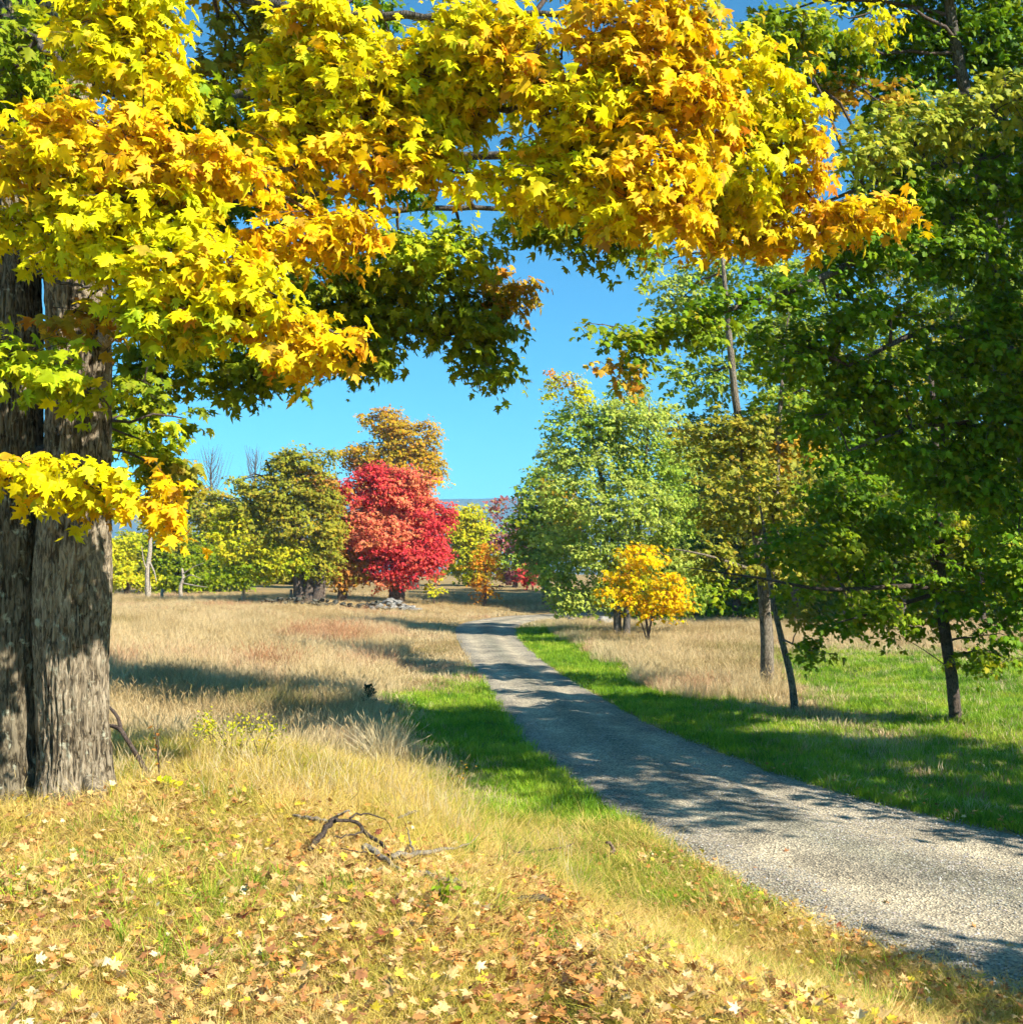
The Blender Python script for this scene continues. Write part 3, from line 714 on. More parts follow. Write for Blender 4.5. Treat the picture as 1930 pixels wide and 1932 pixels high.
far('red_maple', 'bright red maple with a thick dark trunk at the field edge', (748, 1138),
 [(715,925,75,38,'red'),(690,985,55,50,'redor'),(755,945,60,38,'redor'),(805,965,44,48,'red'),(760,1000,65,42,'redor'),(755,1050,75,34,'red',-1),(803,1045,34,42,'red',-.5),(690,1055,45,40,'rust'),(710,1097,28,13,'redor',-1),(712,893,38,20,'red'),(645,995,32,44,'redor'),(640,1040,26,34,'rust'),(770,905,45,24,'redor'),(815,1000,24,34,'red',-.5),(748,1086,45,12,'red',-.8),(720,1010,60,42,'redor',-1)],
 M_DARKW, r=.42, size=.19, cov=4.8, gap=.37, seed=1)
far('amber_maple', 'tall amber and olive maple rising behind the red maple', (780, 1128),
 [(735,800,42,26,'ogold'),(775,830,52,34,'ogold'),(700,862,42,28,'ogold'),(760,880,70,34,'ogold'),(810,885,30,34,'ogold'),(740,935,75,36,'ogold'),(722,778,18,10,'rust'),(825,910,16,18,'gold'),(670,870,20,12,'rust')],
 M_DARKW, d=86, r=.4, size=.24, cov=5, gap=.32, seed=2)
far('rust_maple', 'rust and olive tinted tree with leaning dark trunk left of the red maple', (646, 1136),
 [(632,990,26,40,'olive'),(636,1060,30,36,'rust'),(660,1080,28,26,'rust'),(625,930,28,30,'rust'),(640,1020,30,30,'olive')], M_DARKW, r=.26, size=.24, trunk_top=(625, 950), seed=3)
far('olive_tree', 'large domed olive green tree with several dark stems across the field', (582, 1138),
 [(570,872,55,28,'olive'),(538,935,68,46,'olive'),(602,940,36,44,'olive'),(500,985,60,44,'olive'),(570,1000,80,50,'olive'),(515,1050,80,36,'ygreen'),(605,1035,32,60,'olive'),(470,1075,45,26,'green'),(595,905,30,14,'rust'),(560,1062,50,22,'green'),(540,880,30,20,'olive'),(445,1010,45,50,'ygreen'),(450,950,40,40,'olive')],
 M_DARKW, r=.3, size=.21, cov=4.8, stems=3, seed=4)
far('grey_stemmed_tree', 'sparse tree with thin pale stems between the olive and rust trees', (608, 1134),
 [(590,960,30,40,'olive'),(600,1040,26,40,'olive')], M_DEAD, r=.1, size=.2, cov=1.2, gap=.5, stems=2, trunk_top=(590, 940), seed=5)
far('green_tree', 'mid green rounded tree left of the olive dome', (400, 1128),
 [(390,950,55,42,'olive'),(432,965,42,50,'olive'),(400,1030,55,44,'green'),(440,1050,40,40,'green'),(380,1085,50,28,'green'),(345,930,30,30,'rust'),(430,1095,40,18,'green')], M_DARKW, d=80, r=.26, size=.28, seed=6)
far('bushy_tree', 'dense green bushy tree behind the dead snag', (335, 1130),
 [(335,1045,45,36,'green'),(345,1090,50,28,'green'),(310,1010,40,40,'olive'),(315,1095,40,24,'lime')], M_DARKW, d=76, r=.2, size=.26, seed=7)
far('yellow_green_tree', 'low yellow green tree beside the old trunk', (240, 1132),
 [(245,1055,36,40,'ygreen'),(230,1095,50,30,'ygreen'),(210,1050,30,36,'ygreen')], M_DARKW, d=74, r=.18, size=.24, seed=8)
far('golden_tree', 'rounded yellow green tree below the distant blue ridge', (888, 1098),
 [(880,990,45,32,'ygreen'),(862,1030,34,44,'ygreen'),(905,1030,42,44,'ygreen'),(885,1070,55,28,'ygreen'),(850,985,16,30,'gold'),(905,965,20,14,'ygreen')], M_DARKW, d=98, r=.25, size=.34, seed=9)
far('plum_tree', 'dusky plum red tree right of the yellow green tree', (972, 1098),
 [(958,960,24,26,'plum'),(985,985,26,30,'plum'),(968,1015,36,26,'plum'),(975,1055,36,28,'sgreen'),(990,1045,20,18,'plum')], M_DARKW, d=92, r=.2, size=.3, seed=10)
far('crimson_shrub', 'low crimson shrub at the foot of the plum tree', (1005, 1100),
 [(1000,1083,30,13,'red'),(1025,1080,22,11,'plum'),(965,1085,22,10,'plum')], M_DARKW, d=84, r=.06, size=.24, cat='shrub', limb=.03, trunk_top=(1003, 1085), seed=11)
far('orange_sapling', 'small upright pale orange sapling in the dry field by the bend', (915, 1143),
 [(913,1050,22,26,'orange'),(905,1085,24,26,'orange'),(925,1085,24,28,'ogold'),(918,1110,30,16,'orange')], M_TWIG, r=.09, size=.17, cov=1.5, gap=.48, seed=12)
far('little_sapling', 'tiny narrow yellow green sapling right of the red maple trunk', (819, 1140),
 [(820,1085,12,18,'rust'),(819,1110,12,22,'ygreen')], M_TWIG, r=.05, size=.17, cov=2.0, gap=.4, limb=.02, seed=13)
far('mixed_tree', 'green tree with orange patches behind the silvery maple', (1030, 1105),
 [(1015,930,36,40,'sgreen'),(1055,930,36,26,'ogold'),(1030,990,50,44,'sgreen'),(1040,1050,50,40,'sgreen'),(1000,1000,26,40,'green'),(1060,880,34,30,'sgreen'),(1075,985,40,40,'ogold')], M_BARK2, d=66, r=.22, size=.28, seed=14)

# bare leafless tops beyond the left trees
for k, (px, py, ht, lab) in enumerate([(402, 845, 1, 'bare grey leafless tree top nearest the old maple'), (486, 850, 1, 'bare grey leafless tree top beside the olive dome')]):
    b = gd(px, 104); root = thing('bare_tree', lab, 'tree', b, 'bare trees beyond the left tree line')
    tb = MB(); sk = path3([(px, 1125, 104, .3), (px+3, 980, 104, .2), (px-4, 900, 104, .1), (px, py, 104, .02)], 20); tube(tb, sk[:, :3], sk[:, 3], 6)
    br = MB()
    for q in range(46):
        t0 = RNG.uniform(.45, .95); a = sk[int(t0*19)]; ln = (1.08-t0)*9*RNG.uniform(.6, 1.1); an = RNG.uniform(0, 6.28)
        dv = np.array([math.cos(an)*.45, math.sin(an)*.45, 1.0])*ln*.8
        tube(br, [a[:3], a[:3]+dv*[.6, .6, .4], a[:3]+dv], [.028, .02, .008], 3, cap=False)
    tb.build('trunk', M_BARK2, root, True); br.build('branches', M_BARK2, root)

# dead snags
def snag(label, px, pyb, pyt, r, arms):
    b = gp(px, pyb); d = b[1]; root = thing('dead_snag', label, 'dead tree', b, 'dead trees at the left tree line')
    tb = MB(); s = path3([(px, pyb+5, d, r*1.2), (px-2, (pyb*2+pyt)/3, d, r), (px+3, (pyb+pyt*2)/3, d, r*.8), (px+1, pyt, d, r*.5)], 14); tube(tb, s[:, :3], s[:, 3], 7, wob=.1)
    tb.build('trunk', M_DEAD, root, True); ab = MB()
    for (x0, y0, x1, y1, x2, y2) in arms:
        a = path3([(x0, y0, d, r*.4), (x1, y1, d-.3, r*.3), (x2, y2, d-.5, r*.1)], 8); tube(ab, a[:, :3], a[:, 3], 4)
    ab.build('branches', M_DEAD, root)
snag('pale dead trunk standing in front of the left trees', 281, 1128, 985, .16, [(281, 1080, 272, 1060, 268, 1030), (283, 1060, 292, 1080, 296, 1100)])
snag('broken pale snag with tangled side branches left of the green tree', 343, 1128, 1072, .12, [(343, 1095, 360, 1085, 380, 1092), (343, 1085, 365, 1070, 385, 1062), (343, 1100, 370, 1105, 392, 1108)])
for px, pyb, pyt, lab in [(459, 1136, 1108, 'weathered fence post with orange tint under the green trees'), (549, 1136, 1112, 'pale wooden fence post nearest the olive tree'), (306, 1130, 1112, 'short grey fence post near the pale dead trunk')]:
    b = gp(px, pyb); mb = MB(); h = (pyb-pyt)/F*b[1]
    tube(mb, [b-[0, 0, .1], b+[0.01, 0, h*.5], b+[.03, 0, h-.03], b+[.03, 0, h]], [.09, .085, .08, .05], 8, wob=.08)
    tag(mb.build('fence_post', M_DEAD), lab, 'fence post', 'fence posts along the far field')

# woods that read as one mass
def wood(name, label, xr, d, h, pal, n, size, dz=6):
    cs = []
    for k in range(n):
        px = RNG.uniform(*xr); dd = d+RNG.uniform(0, dz); gz = hz((px-965)/F*dd, dd); hh = h*RNG.uniform(.65, 1.1)
        y0 = HOR+(CAMZ-gz)/dd*F; hp = hh/dd*F
        for q in range(3):
            cs.append(Clump((px+RNG.normal(0, hp*.14), y0-hp*(.22+.28*q)), hp*.27, hp*.2, dd, pal[RNG.integers(len(pal))]))
    mb = MB()
    for ci, c in enumerate(cs):
        B, Dd, L, P, Nn, T, col = sprays(c, size, 3.4, 9, 3.4, .3, ci % 9)
        put_leaves(mb, P, Nn, T, size*(.7+.6*RNG.random(len(P))), col, T_FAR)
    o = mb.build(name, M_FAR); tag(o, label, 'woods', kind='stuff'); return o
wood('far_woods', 'dark wood behind the trees along the left of the field', (180, 700), 98, 5.5, ['green', 'olive', 'wood'], 26, .42)
wood('undergrowth', 'shaded undergrowth at the woodland edge behind the right meadow', (1180, 2250), 54, 4.8, ['dark', 'wood', 'darkol', 'dark'], 80, .26)
wood('right_woods', 'dense wood closing the right meadow behind the maples', (1300, 2300), 60, 11.5, ['wood', 'wood', 'olive', 'darkol', 'green'], 44, .36)

tw = [(1480, 'tall woodland tree showing pale green behind the pale barked trunk', 'sgreen', 560), (1640, 'tall woodland tree filling the gap left of the slim maple crown', 'green', 330), (1790, 'tall woodland tree showing through the dark maple crown', 'sgreen', 180), (1920, 'tall woodland tree behind the right edge of the dark maple', 'green', 120)]
for k, (px, lab, pal, top) in enumerate(tw):
    hh_ = 1150-top
    far('tall_woodland_tree', lab, (px, 1180), [(px+RNG.normal(0, 22), top+hh_*q, 52+60*math.sin(q*2.8), hh_*.085, (pal, 'olive', pal)[i_ % 3]) for i_, q in enumerate(np.linspace(.06, .92, 9))], M_BARK2, d=56+2*k, r=.28, size=.26, cov=3.0, gap=.38, trunk_top=(px+6, top+30), group='tall trees of the right woods', seed=40+k)
wt = [(1600, 'dark woodland tree beyond the meadow between pale and slim trunks', 'wood'), (1500, 'woodland tree glimpsed right of the pale barked trunk', 'olive'), (1700, 'woodland tree seen just left of the slim maple trunk', 'wood'), (1850, 'yellowing woodland tree right of the slim maple trunk', 'ygreen'), (1390, 'woodland tree glimpsed left of the pale barked trunk', 'wood')]
for k, (px, lab, pal) in enumerate(wt):
    far('woodland_tree', lab, (px, 1180), [(px, 1040, 60, 34, pal), (px-30, 985, 55, 40, pal), (px+35, 970, 60, 44, pal), (px, 920, 55, 40, pal), (px+20, 1085, 50, 24, pal)], M_DARKW, d=49+k*1.3, r=.2, size=.26, cov=3.6, gap=.36, group='trees at the edge of the right woods', seed=20+k)

# trees standing outside the right of the frame: they cast the shade over the drive
def side_tree(label, x, y, hgt, rad, zlow, n, seed):
    b = np.array([x, y, hz(x, y)]); root = thing('roadside_maple', label, 'tree', b, 'maples right of the drive beyond the view')
    tb = MB(); p = smooth_path(np.array([[x, y, b[2]-.2, .26], [x+.1, y, b[2]+hgt*.4, .2], [x, y+.1, b[2]+hgt*.9, .05]]), 16); tube(tb, p[:, :3], p[:, 3], 8); tb.build('trunk', M_BARK2, root, True)
    mb = MB(); br = MB()
    for k in range(n):
        a = RNG.uniform(0, 2*math.pi); zz = RNG.uniform(zlow, hgt); rr = rad*math.sqrt(max(.15, 1-((zz-(zlow+hgt)/2)/((hgt-zlow)/2+.6))**2))*math.sqrt(RNG.random())
        c = Clump((965, HOR), 10, 10, 20, 'dark'); c.c = np.array([x+rr*math.cos(a), y+rr*math.sin(a), b[2]+zz]); R = RNG.uniform(.8, 1.3); c.r = np.array([R, R, R*.6]); c.d = 20; c.rpx = R*F/20; c.rpy = .6*c.rpx
        B, Dd, L, P, Nn, T, col = sprays(c, .2, 1.7, 9, 3.2, .36, k % 7); put_leaves(mb, P, Nn, T, .2*(.7+.6*RNG.random(len(P))), col, T_FAR)
        branch_to(br, p, c.c, .05, .015, 4)
    br.build('branches', M_BARK2, root); mb.build('crown', M_FAR, root)['kind'] = 'stuff'
side_tree('maple shading the middle of the drive from beyond the right of the view', 12.0, 10.7, 12.5, 4.0, 3.4, 60, 1)
0 and side_tree('maple standing behind the tall right maple outside the view', 17.5, 16.5, 14, 4.5, 3.0, 46, 2)
side_tree('low maple shading the near drive from outside the view', 10.6, 2.3, 6.6, 2.1, 2.4, 16, 3)

# ------------------------------------------------------------------ stone heap and boulders
m, nt, _, _ = newmat('field_stone'); P_ = geo_pos(nt)
finish(nt, ramp(nt, noise(nt, 6, P_, 5, .65), [(.3, (.09, .085, .07)), (.5, (.22, .205, .175)), (.68, (.40, .37, .32))]), .9, .15, noise(nt, 18, P_, 4), .04, .8)
M_STONE = m
def stone_mesh(seed):
    r = np.random.default_rng(seed); pts = norm(r.standard_normal((13, 3)))*(.75+.35*r.random((13, 1)))
    import bmesh
    bm = bmesh.new(); [bm.verts.new(p) for p in pts]; bmesh.ops.convex_hull(bm, input=bm.verts)
    bmesh.ops.delete(bm, geom=[v for v in bm.verts if not v.link_faces], context='VERTS')
    me = bpy.data.meshes.new('stone'); bm.to_mesh(me); bm.free(); me.materials.append(M_STONE); return me
SM = [stone_mesh(s) for s in range(6)]
m, nt, _, _ = newmat('shaded_stone'); P_ = geo_pos(nt)  # darker copy of the field stone: tree shade on the wall painted in
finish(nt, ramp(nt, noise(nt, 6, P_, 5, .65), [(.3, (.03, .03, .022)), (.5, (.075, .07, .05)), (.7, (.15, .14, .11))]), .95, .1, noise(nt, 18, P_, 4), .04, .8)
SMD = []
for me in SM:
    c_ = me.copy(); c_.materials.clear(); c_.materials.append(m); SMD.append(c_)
def put_stone(name, p, s, parent=None, kinds=None):
    o = link(name, (kinds or SM)[RNG.integers(6)], parent); o.location = np.asarray(p)-(np.array(parent.location) if parent else 0); o.scale = (s*RNG.uniform(.9, 1.5), s*RNG.uniform(.8, 1.2), s*RNG.uniform(.5, .75)); o.rotation_euler = (RNG.uniform(-.3, .3), RNG.uniform(-.3, .3), RNG.uniform(0, 6.3)); return o
b = gp(742, 1150); heap = thing('stone_heap', 'heap of pale grey field stones at the foot of the red maple', 'stone heap', b)
for k in range(34):
    px = RNG.normal(742, 20); d = b[1]+RNG.normal(0, .8); q = gd(px, d); u = abs(px-742)/40
    put_stone('stone', q+[0, 0, max(0, .45*(1-u))*RNG.random()+.05], RNG.uniform(.14, .32), heap)
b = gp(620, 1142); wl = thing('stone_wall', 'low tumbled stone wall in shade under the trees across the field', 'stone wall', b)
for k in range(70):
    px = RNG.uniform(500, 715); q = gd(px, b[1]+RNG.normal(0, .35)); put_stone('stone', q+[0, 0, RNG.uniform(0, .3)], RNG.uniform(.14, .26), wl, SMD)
for px, py, s, lab in [(1143, 1174, .42, 'squarish pale boulder left of the paired trunks'), (1078, 1168, .26, 'small pale stone at the verge by the far bend')]:
    q = gp(px, py+4); o = put_stone('boulder', q+[0, 0, s*.35], s); tag(o, lab, 'boulder', 'pale boulders beside the bend')

#@@PART3
# ------------------------------------------------------------------ fallen wood in the foreground
def wood_piece(name, label, cat, parts, mat, group=None, base=None):
    """parts: list of rows (px, py of the ground below, height above it, radius)"""
    mb = MB()
    for rows in parts:
        q = np.array([[*(gp(r[0], r[1])+[0, 0, r[2]*.8+.06]), r[3]*.78] for r in rows]); s = smooth_path(q, 14) if len(q) > 2 else np.array([q[0], (q[0]+q[1])/2, q[1]])
        s[1:-1, :3] += RNG.standard_normal((len(s)-2, 3))*.006; s[:, 3] = np.maximum(s[:, 3], .002)
        tube(mb, s[:, :3], s[:, 3], 8, wob=.14)
    o = mb.build(name, mat, smooth=True); return tag(o, label, cat, group)
G = 'fallen branches heaped on the bank'
wood_piece('fallen_branch', 'dark broken branch propped up at the left of the branch heap', 'branch', [[(585, 1626, .03, .022), (605, 1618, .10, .024), (622, 1612, .17, .026), (634, 1608, .2, .024)]], M_DARKW, G)
wood_piece('fallen_branch', 'pale grey branch lying at the back of the branch heap', 'branch', [[(553, 1562, .03, .012), (585, 1572, .05, .02), (620, 1580, .05, .02)], [(660, 1590, .2, .008), (640, 1585, .14, .012), (622, 1580, .06, .014)]], M_DEAD, G)
wood_piece('fallen_branch', 'arched dark twiggy branch in the middle of the branch heap', 'branch', [[(634, 1612, .2, .015), (670, 1606, .17, .016), (690, 1612, .12, .018), (720, 1628, .07, .016), (742, 1642, .04, .016), (786, 1668, .03, .012)], [(660, 1606, .19, .01), (690, 1594, .2, .008), (730, 1590, .12, .005), (752, 1612, .04, .003)], [(690, 1612, .12, .01), (660, 1620, .12, .008), (630, 1622, .10, .006)], [(720, 1628, .07, .008), (690, 1640, .06, .006), (640, 1632, .05, .004)]], M_DARKW, G)
wood_piece('fallen_branch', 'forked pale limb with a thick broken end right of the heap', 'branch', [[(688, 1634, .08, .034), (702, 1638, .06, .03), (725, 1650, .03, .024), (760, 1668, .02, .014)], [(740, 1648, .05, .02), (780, 1642, .06, .022), (820, 1636, .06, .018), (858, 1630, .07, .012), (885, 1628, .10, .005), (905, 1610, .13, .003)], [(780, 1642, .06, .01), (772, 1630, .14, .006), (768, 1622, .2, .003)]], M_DEAD, G)
wood_piece('stick', 'smooth bleached stick lying below the branch heap', 'stick', [[(782, 1676, .04, .022), (815, 1684, .045, .02), (850, 1690, .04, .016), (880, 1692, .035, .009)]], M_DEAD)
wood_piece('stick', 'dark rotten stick across the leafy rut', 'stick', [[(930, 1640, .02, .012), (970, 1634, .05, .02), (1010, 1628, .05, .018), (1060, 1618, .05, .014), (1084, 1612, .05, .008)], [(970, 1634, .05, .01), (960, 1622, .07, .006), (930, 1590, .1, .003)]], M_DARKW)
wood_piece('wood_chunk', 'short chunk of dark rotten wood in the leafy rut', 'wood', [[(978, 1722, .03, .02), (1000, 1722, .045, .034), (1020, 1722, .045, .036), (1036, 1722, .03, .022)]], M_DARKW)
wood_piece('curled_stub', 'curled brown upright root stub beside the gravel edge', 'root', [[(1143, 1632, .0, .02), (1152, 1632, .06, .022), (1158, 1631, .11, .022), (1153, 1630, .15, .02), (1144, 1629, .175, .022)]], bark_mat('orange_rotten_wood', (.10, .05, .025), (.34, .2, .1), (.55, .42, .28), None, 3))
wood_piece('stick', 'short pale stick in the grass above the branch heap', 'stick', [[(752, 1566, .03, .012), (770, 1560, .05, .014), (788, 1554, .05, .01)]], M_DEAD)
bb_ = gp(285, 1475); mb = MB()
for rows in ([(286, 1478, 0, .022), (268, 1440, -.1, .022), (240, 1395, -.15, .02), (226, 1375, -.1, .02), (203, 1368, -.02, .014)], [(230, 1380, -.1, .018), (222, 1352, -.05, .016), (203, 1330, .05, .012)]):
    q = np.array([[*at(r[0], r[1], bb_[1]+r[2]), r[3]] for r in rows]); s = smooth_path(q, 16); tube(mb, s[:, :3], s[:, 3], 8, wob=.1)
tag(mb.build('leaning_branch', M_TWIG, smooth=True), 'forked dead branch leaning against the old maple trunk', 'branch')

# ------------------------------------------------------------------ fallen leaves
LP = np.stack([RNG.uniform(-4.6, 4.6, 60000), RNG.uniform(3.6, 11.5, 60000)], 1)
sl_ = road_sl(LP); x, y = LP[:, 0], LP[:, 1]; nn = fbm(LP*1.1, 31)
dens = 1.0*sstep(10.0, 5.4, y)*(.35+1.3*nn)
rut = np.exp(-((x-(.15+.05*(y-5)))/.33)**2)*sstep(9.4, 8.2, y)
dens = np.maximum(dens, 1.7*rut)
dens = np.maximum(dens, .5*np.exp(-((x+2.7)/1.2)**2-((y-D0+.6)/1.0)**2))
edge = np.exp(-((sl_[0]-.30)/.55)**2)*sstep(14, 9, y)
dens = np.maximum(dens, .75*edge)
onroad = sl_[0] < 0
dens = np.where(onroad, .22*np.exp(sl_[0]/.35)+.012, dens)
keep = (RNG.random(len(LP)) < dens*.52) & (np.abs(x/y) < .49)
LP = LP[keep]; onroad = onroad[keep]
extra = np.stack([RNG.uniform(3.5, 7, 900), RNG.uniform(10, 16, 900)], 1); se = road_sl(extra)
extra = extra[(np.abs(se[1]-.25) < .35*RNG.random(900)+.1)]; LP = np.concatenate([LP, extra]); onroad = np.concatenate([onroad, se[1][(np.abs(se[1]-.25) < 9)][:0].astype(bool), np.zeros(len(extra), bool)])
n = len(LP); sl_ = road_sl(LP); z = height(LP, sl_)
z = np.where((sl_[0] < 0) & (sl_[1] < 0), z+.055, z)+np.where(onroad, .012, .025+.09*RNG.random(n))
DRY = np.array([(.66, .39, .15), (.72, .48, .19), (.50, .25, .08), (.80, .63, .34), (.66, .28, .07), (.40, .18, .07), (.78, .60, .05), (.32, .10, .05)])
dw = np.array([4, 4, 3.4, .8, 2.4, 1.5, 1.2, .4]); dw /= dw.sum()
ki = RNG.choice(8, n, p=dw); rutk = np.exp(-((LP[:, 0]-(.15+.05*(LP[:, 1]-5)))/.33)**2) > .4
ki = np.where(rutk & (RNG.random(n) < .6), RNG.choice([2, 4, 5, 2], n), ki)
dc = np.clip(DRY[ki]*(1+.12*RNG.standard_normal((n, 1))), .02, .9)
dn = np.array([0, 0, 1.0])+.42*RNG.standard_normal((n, 3)); dt = RNG.standard_normal((n, 3)); ds = .052*(.5+.65*RNG.random(n))
P3 = np.concatenate([LP, z[:, None]], 1)
px = P3[:, 0]/P3[:, 1]*F+965; py = HOR-(P3[:, 2]-CAMZ)/P3[:, 1]*F
inv = (px > 10) & (px < 1920) & (py < 1925)
score = np.where(inv, ds/P3[:, 1], 0)
colname = ['tan', 'straw coloured', 'light brown', 'cream', 'orange brown', 'dark brown', 'yellow', 'maroon']
idx = np.concatenate([np.argsort(-np.where(onroad, score, 0))[:min(70, int((onroad & inv).sum()))], np.argsort(-np.where(onroad, 0, score))[:225]])
for i in idx:
    k = int(RNG.integers(6)); c = DRY[ki[i]]
    o = link('fallen_leaf', single_mesh(c, k, T_DRY, M_DRY, 'fallen_leaf'))
    o.matrix_world = leaf_matrix(P3[i], dn[i], dt[i], ds[i])
    q = P3[i]; rx_ = q[0]-(.15+.05*(q[1]-5)); far_ = q[1] > 5.6
    if onroad[i]: zone = 'lying on the open gravel of the drive' if sl_[0][i] < -.5 else 'lying at the leafy left edge of the gravel'
    elif abs(rx_) < .32: zone = 'in the leafy rut below the rotten chunk' if not far_ else 'in the upper end of the leafy rut'
    elif rx_ > 0: zone = 'on the grassy shoulder between rut and gravel' if q[0] < 1.1 else 'in the grass close beside the near gravel edge'
    elif q[0] < -1.3: zone = 'on the bank below the old maple trunk' if far_ else 'in the bottom left corner of the bank'
    else: zone = 'on the bank just below the branch heap' if far_ else 'on the near bank left of the rut'
    pose = 'flat' if norm(dn[i])[2] > .93 else ('tilted' if norm(dn[i])[2] > .78 else 'upturned')
    tag(o, f'{pose} {colname[ki[i]]} fallen maple leaf {zone}', 'leaf', 'fallen leaves on the gravel' if onroad[i] else 'fallen leaves on the near bank')
m_ = np.ones(n, bool); m_[idx] = False
mb = MB(); put_leaves(mb, P3[m_], dn[m_], dt[m_], ds[m_], dc[m_], T_DRY)
tag(mb.build('leaf_litter', M_DRY), 'carpet of tan and yellow fallen leaves over the near bank', 'leaves', kind='stuff')

# loose gravel stones on the near part of the drive
GPn = np.stack([RNG.uniform(-1, 8, 90000), 6.5+14*RNG.random(90000)**1.6], 1); s_ = road_sl(GPn)
GPn = GPn[(s_[0] < .12) & (s_[1] < .12) & (np.abs(GPn[:, 0]/GPn[:, 1]) < .5)]; n = len(GPn); s_ = road_sl(GPn)
fr = np.clip(-s_[0]/(-s_[0]-s_[1]+1e-6), 0, 1); ww = np.abs(fr-.5)*2
zz = base_h(GPn[:, 0], GPn[:, 1])+.03*(1-ww**2)-.035*(np.exp(-((fr-.26)/.09)**2)+np.exp(-((fr-.74)/.09)**2))+.012
sz = .004+.012*RNG.random(n)**2.5
oc = np.array([(1, 0, 0), (0, 1, 0), (-1, 0, 0), (0, -1, 0), (.1, .1, .7)], float); of = np.array([[0, 1, 4], [1, 2, 4], [2, 3, 4], [3, 0, 4]])
an = RNG.uniform(0, 6.3, n); V = oc[None]*sz[:, None, None]*(.7+.6*RNG.random((n, 5, 1)))
V = np.stack([V[..., 0]*np.cos(an)[:, None]-V[..., 1]*np.sin(an)[:, None], V[..., 0]*np.sin(an)[:, None]+V[..., 1]*np.cos(an)[:, None], V[..., 2]], -1)+np.concatenate([GPn, zz[:, None]], 1)[:, None]
mb = MB(); gcol = np.array([.34, .31, .26])*(.55+.9*RNG.random((n, 1)))*(1+.04*RNG.standard_normal((n, 3)))
mb.add(V.reshape(-1, 3), (of[None]+np.arange(n)[:, None, None]*5).reshape(-1), [3]*(4*n), np.repeat(gcol, 4, 0))
m, nt, _, _ = newmat('loose_stone'); finish(nt, attr(nt, 'tint'), .85, .2)
tag(mb.build('loose_gravel', m), 'loose grey gravel scattered over the near driveway', 'gravel', kind='stuff')

# ------------------------------------------------------------------ grasses
def grass_mat(name, stops, trans=.3, big=.4, share=.55):
    m, nt, _, lk = newmat(name)
    oi = nt.nodes.new('ShaderNodeObjectInfo'); P_ = geo_pos(nt)
    add = nt.nodes.new('ShaderNodeMath'); add.operation = 'MULTIPLY_ADD'; add.inputs[1].default_value = share
    lk.new(oi.outputs['Random'], add.inputs[0])
    f = noise(nt, big, P_, 3); sc = nt.nodes.new('ShaderNodeMath'); sc.operation = 'MULTIPLY_ADD'; sc.inputs[1].default_value = 1.4+(.55-share)*3; sc.inputs[2].default_value = -.45-(.55-share)
    lk.new(f, sc.inputs[0]); lk.new(sc.outputs[0], add.inputs[2])
    c = mixc(nt, 1.0, ramp(nt, add.outputs[0], stops), attr(nt, 'tint'), 'MULTIPLY')
    finish(nt, c, .6, .2, trans=trans); return m
def tuft(name, mat, n, rad, h, bend, wid, heads=0, seg=3):
    mb = MB()
    for k in range(n):
        a = RNG.uniform(0, 6.28); r0 = rad*math.sqrt(RNG.random()); p = np.array([r0*math.cos(a), r0*math.sin(a), -.02])
        a2 = a+RNG.normal(0, .9); hh = h*RNG.uniform(.55, 1.1); b_ = bend*hh*RNG.uniform(.3, 1.3); d = np.array([math.cos(a2), math.sin(a2), 0]); sd = np.array([-d[1], d[0], 0])
        t = np.linspace(0, 1, seg+1); C = p+d*(b_*t**2)[:, None]; zf = hh*(t-.35*min(bend, 1.2)*t**2.2); C[:, 2] += zf
        wv = wid*RNG.uniform(.6, 1.2)*(1-t**1.6)
        V = np.concatenate([C[:-1]-sd*wv[:-1, None], C[:-1]+sd*wv[:-1, None], C[-1:]]); s = seg
        lo = []; ct = []
        for q in range(s-1): lo += [q, s+q, s+q+1, q+1]; ct.append(4)
        lo += [s-1, 2*s-1, 2*s]; ct.append(3)
        cc = np.clip(np.array([1, 1, 1])*RNG.uniform(.75, 1.15), 0, 1.2)
        mb.add(V, lo, ct, cc)
        if heads and RNG.random() < heads:
            e = C[-1]; dr = norm(C[-1]-C[-2]); tube(mb, [e-dr*.02, e+dr*.03, e+dr*.10], [.003, wid*1.6, .002], 4, (1.0, .95, .85), cap=False)
    return bpy.data.objects.new(name, mb.mesh(name, mat))
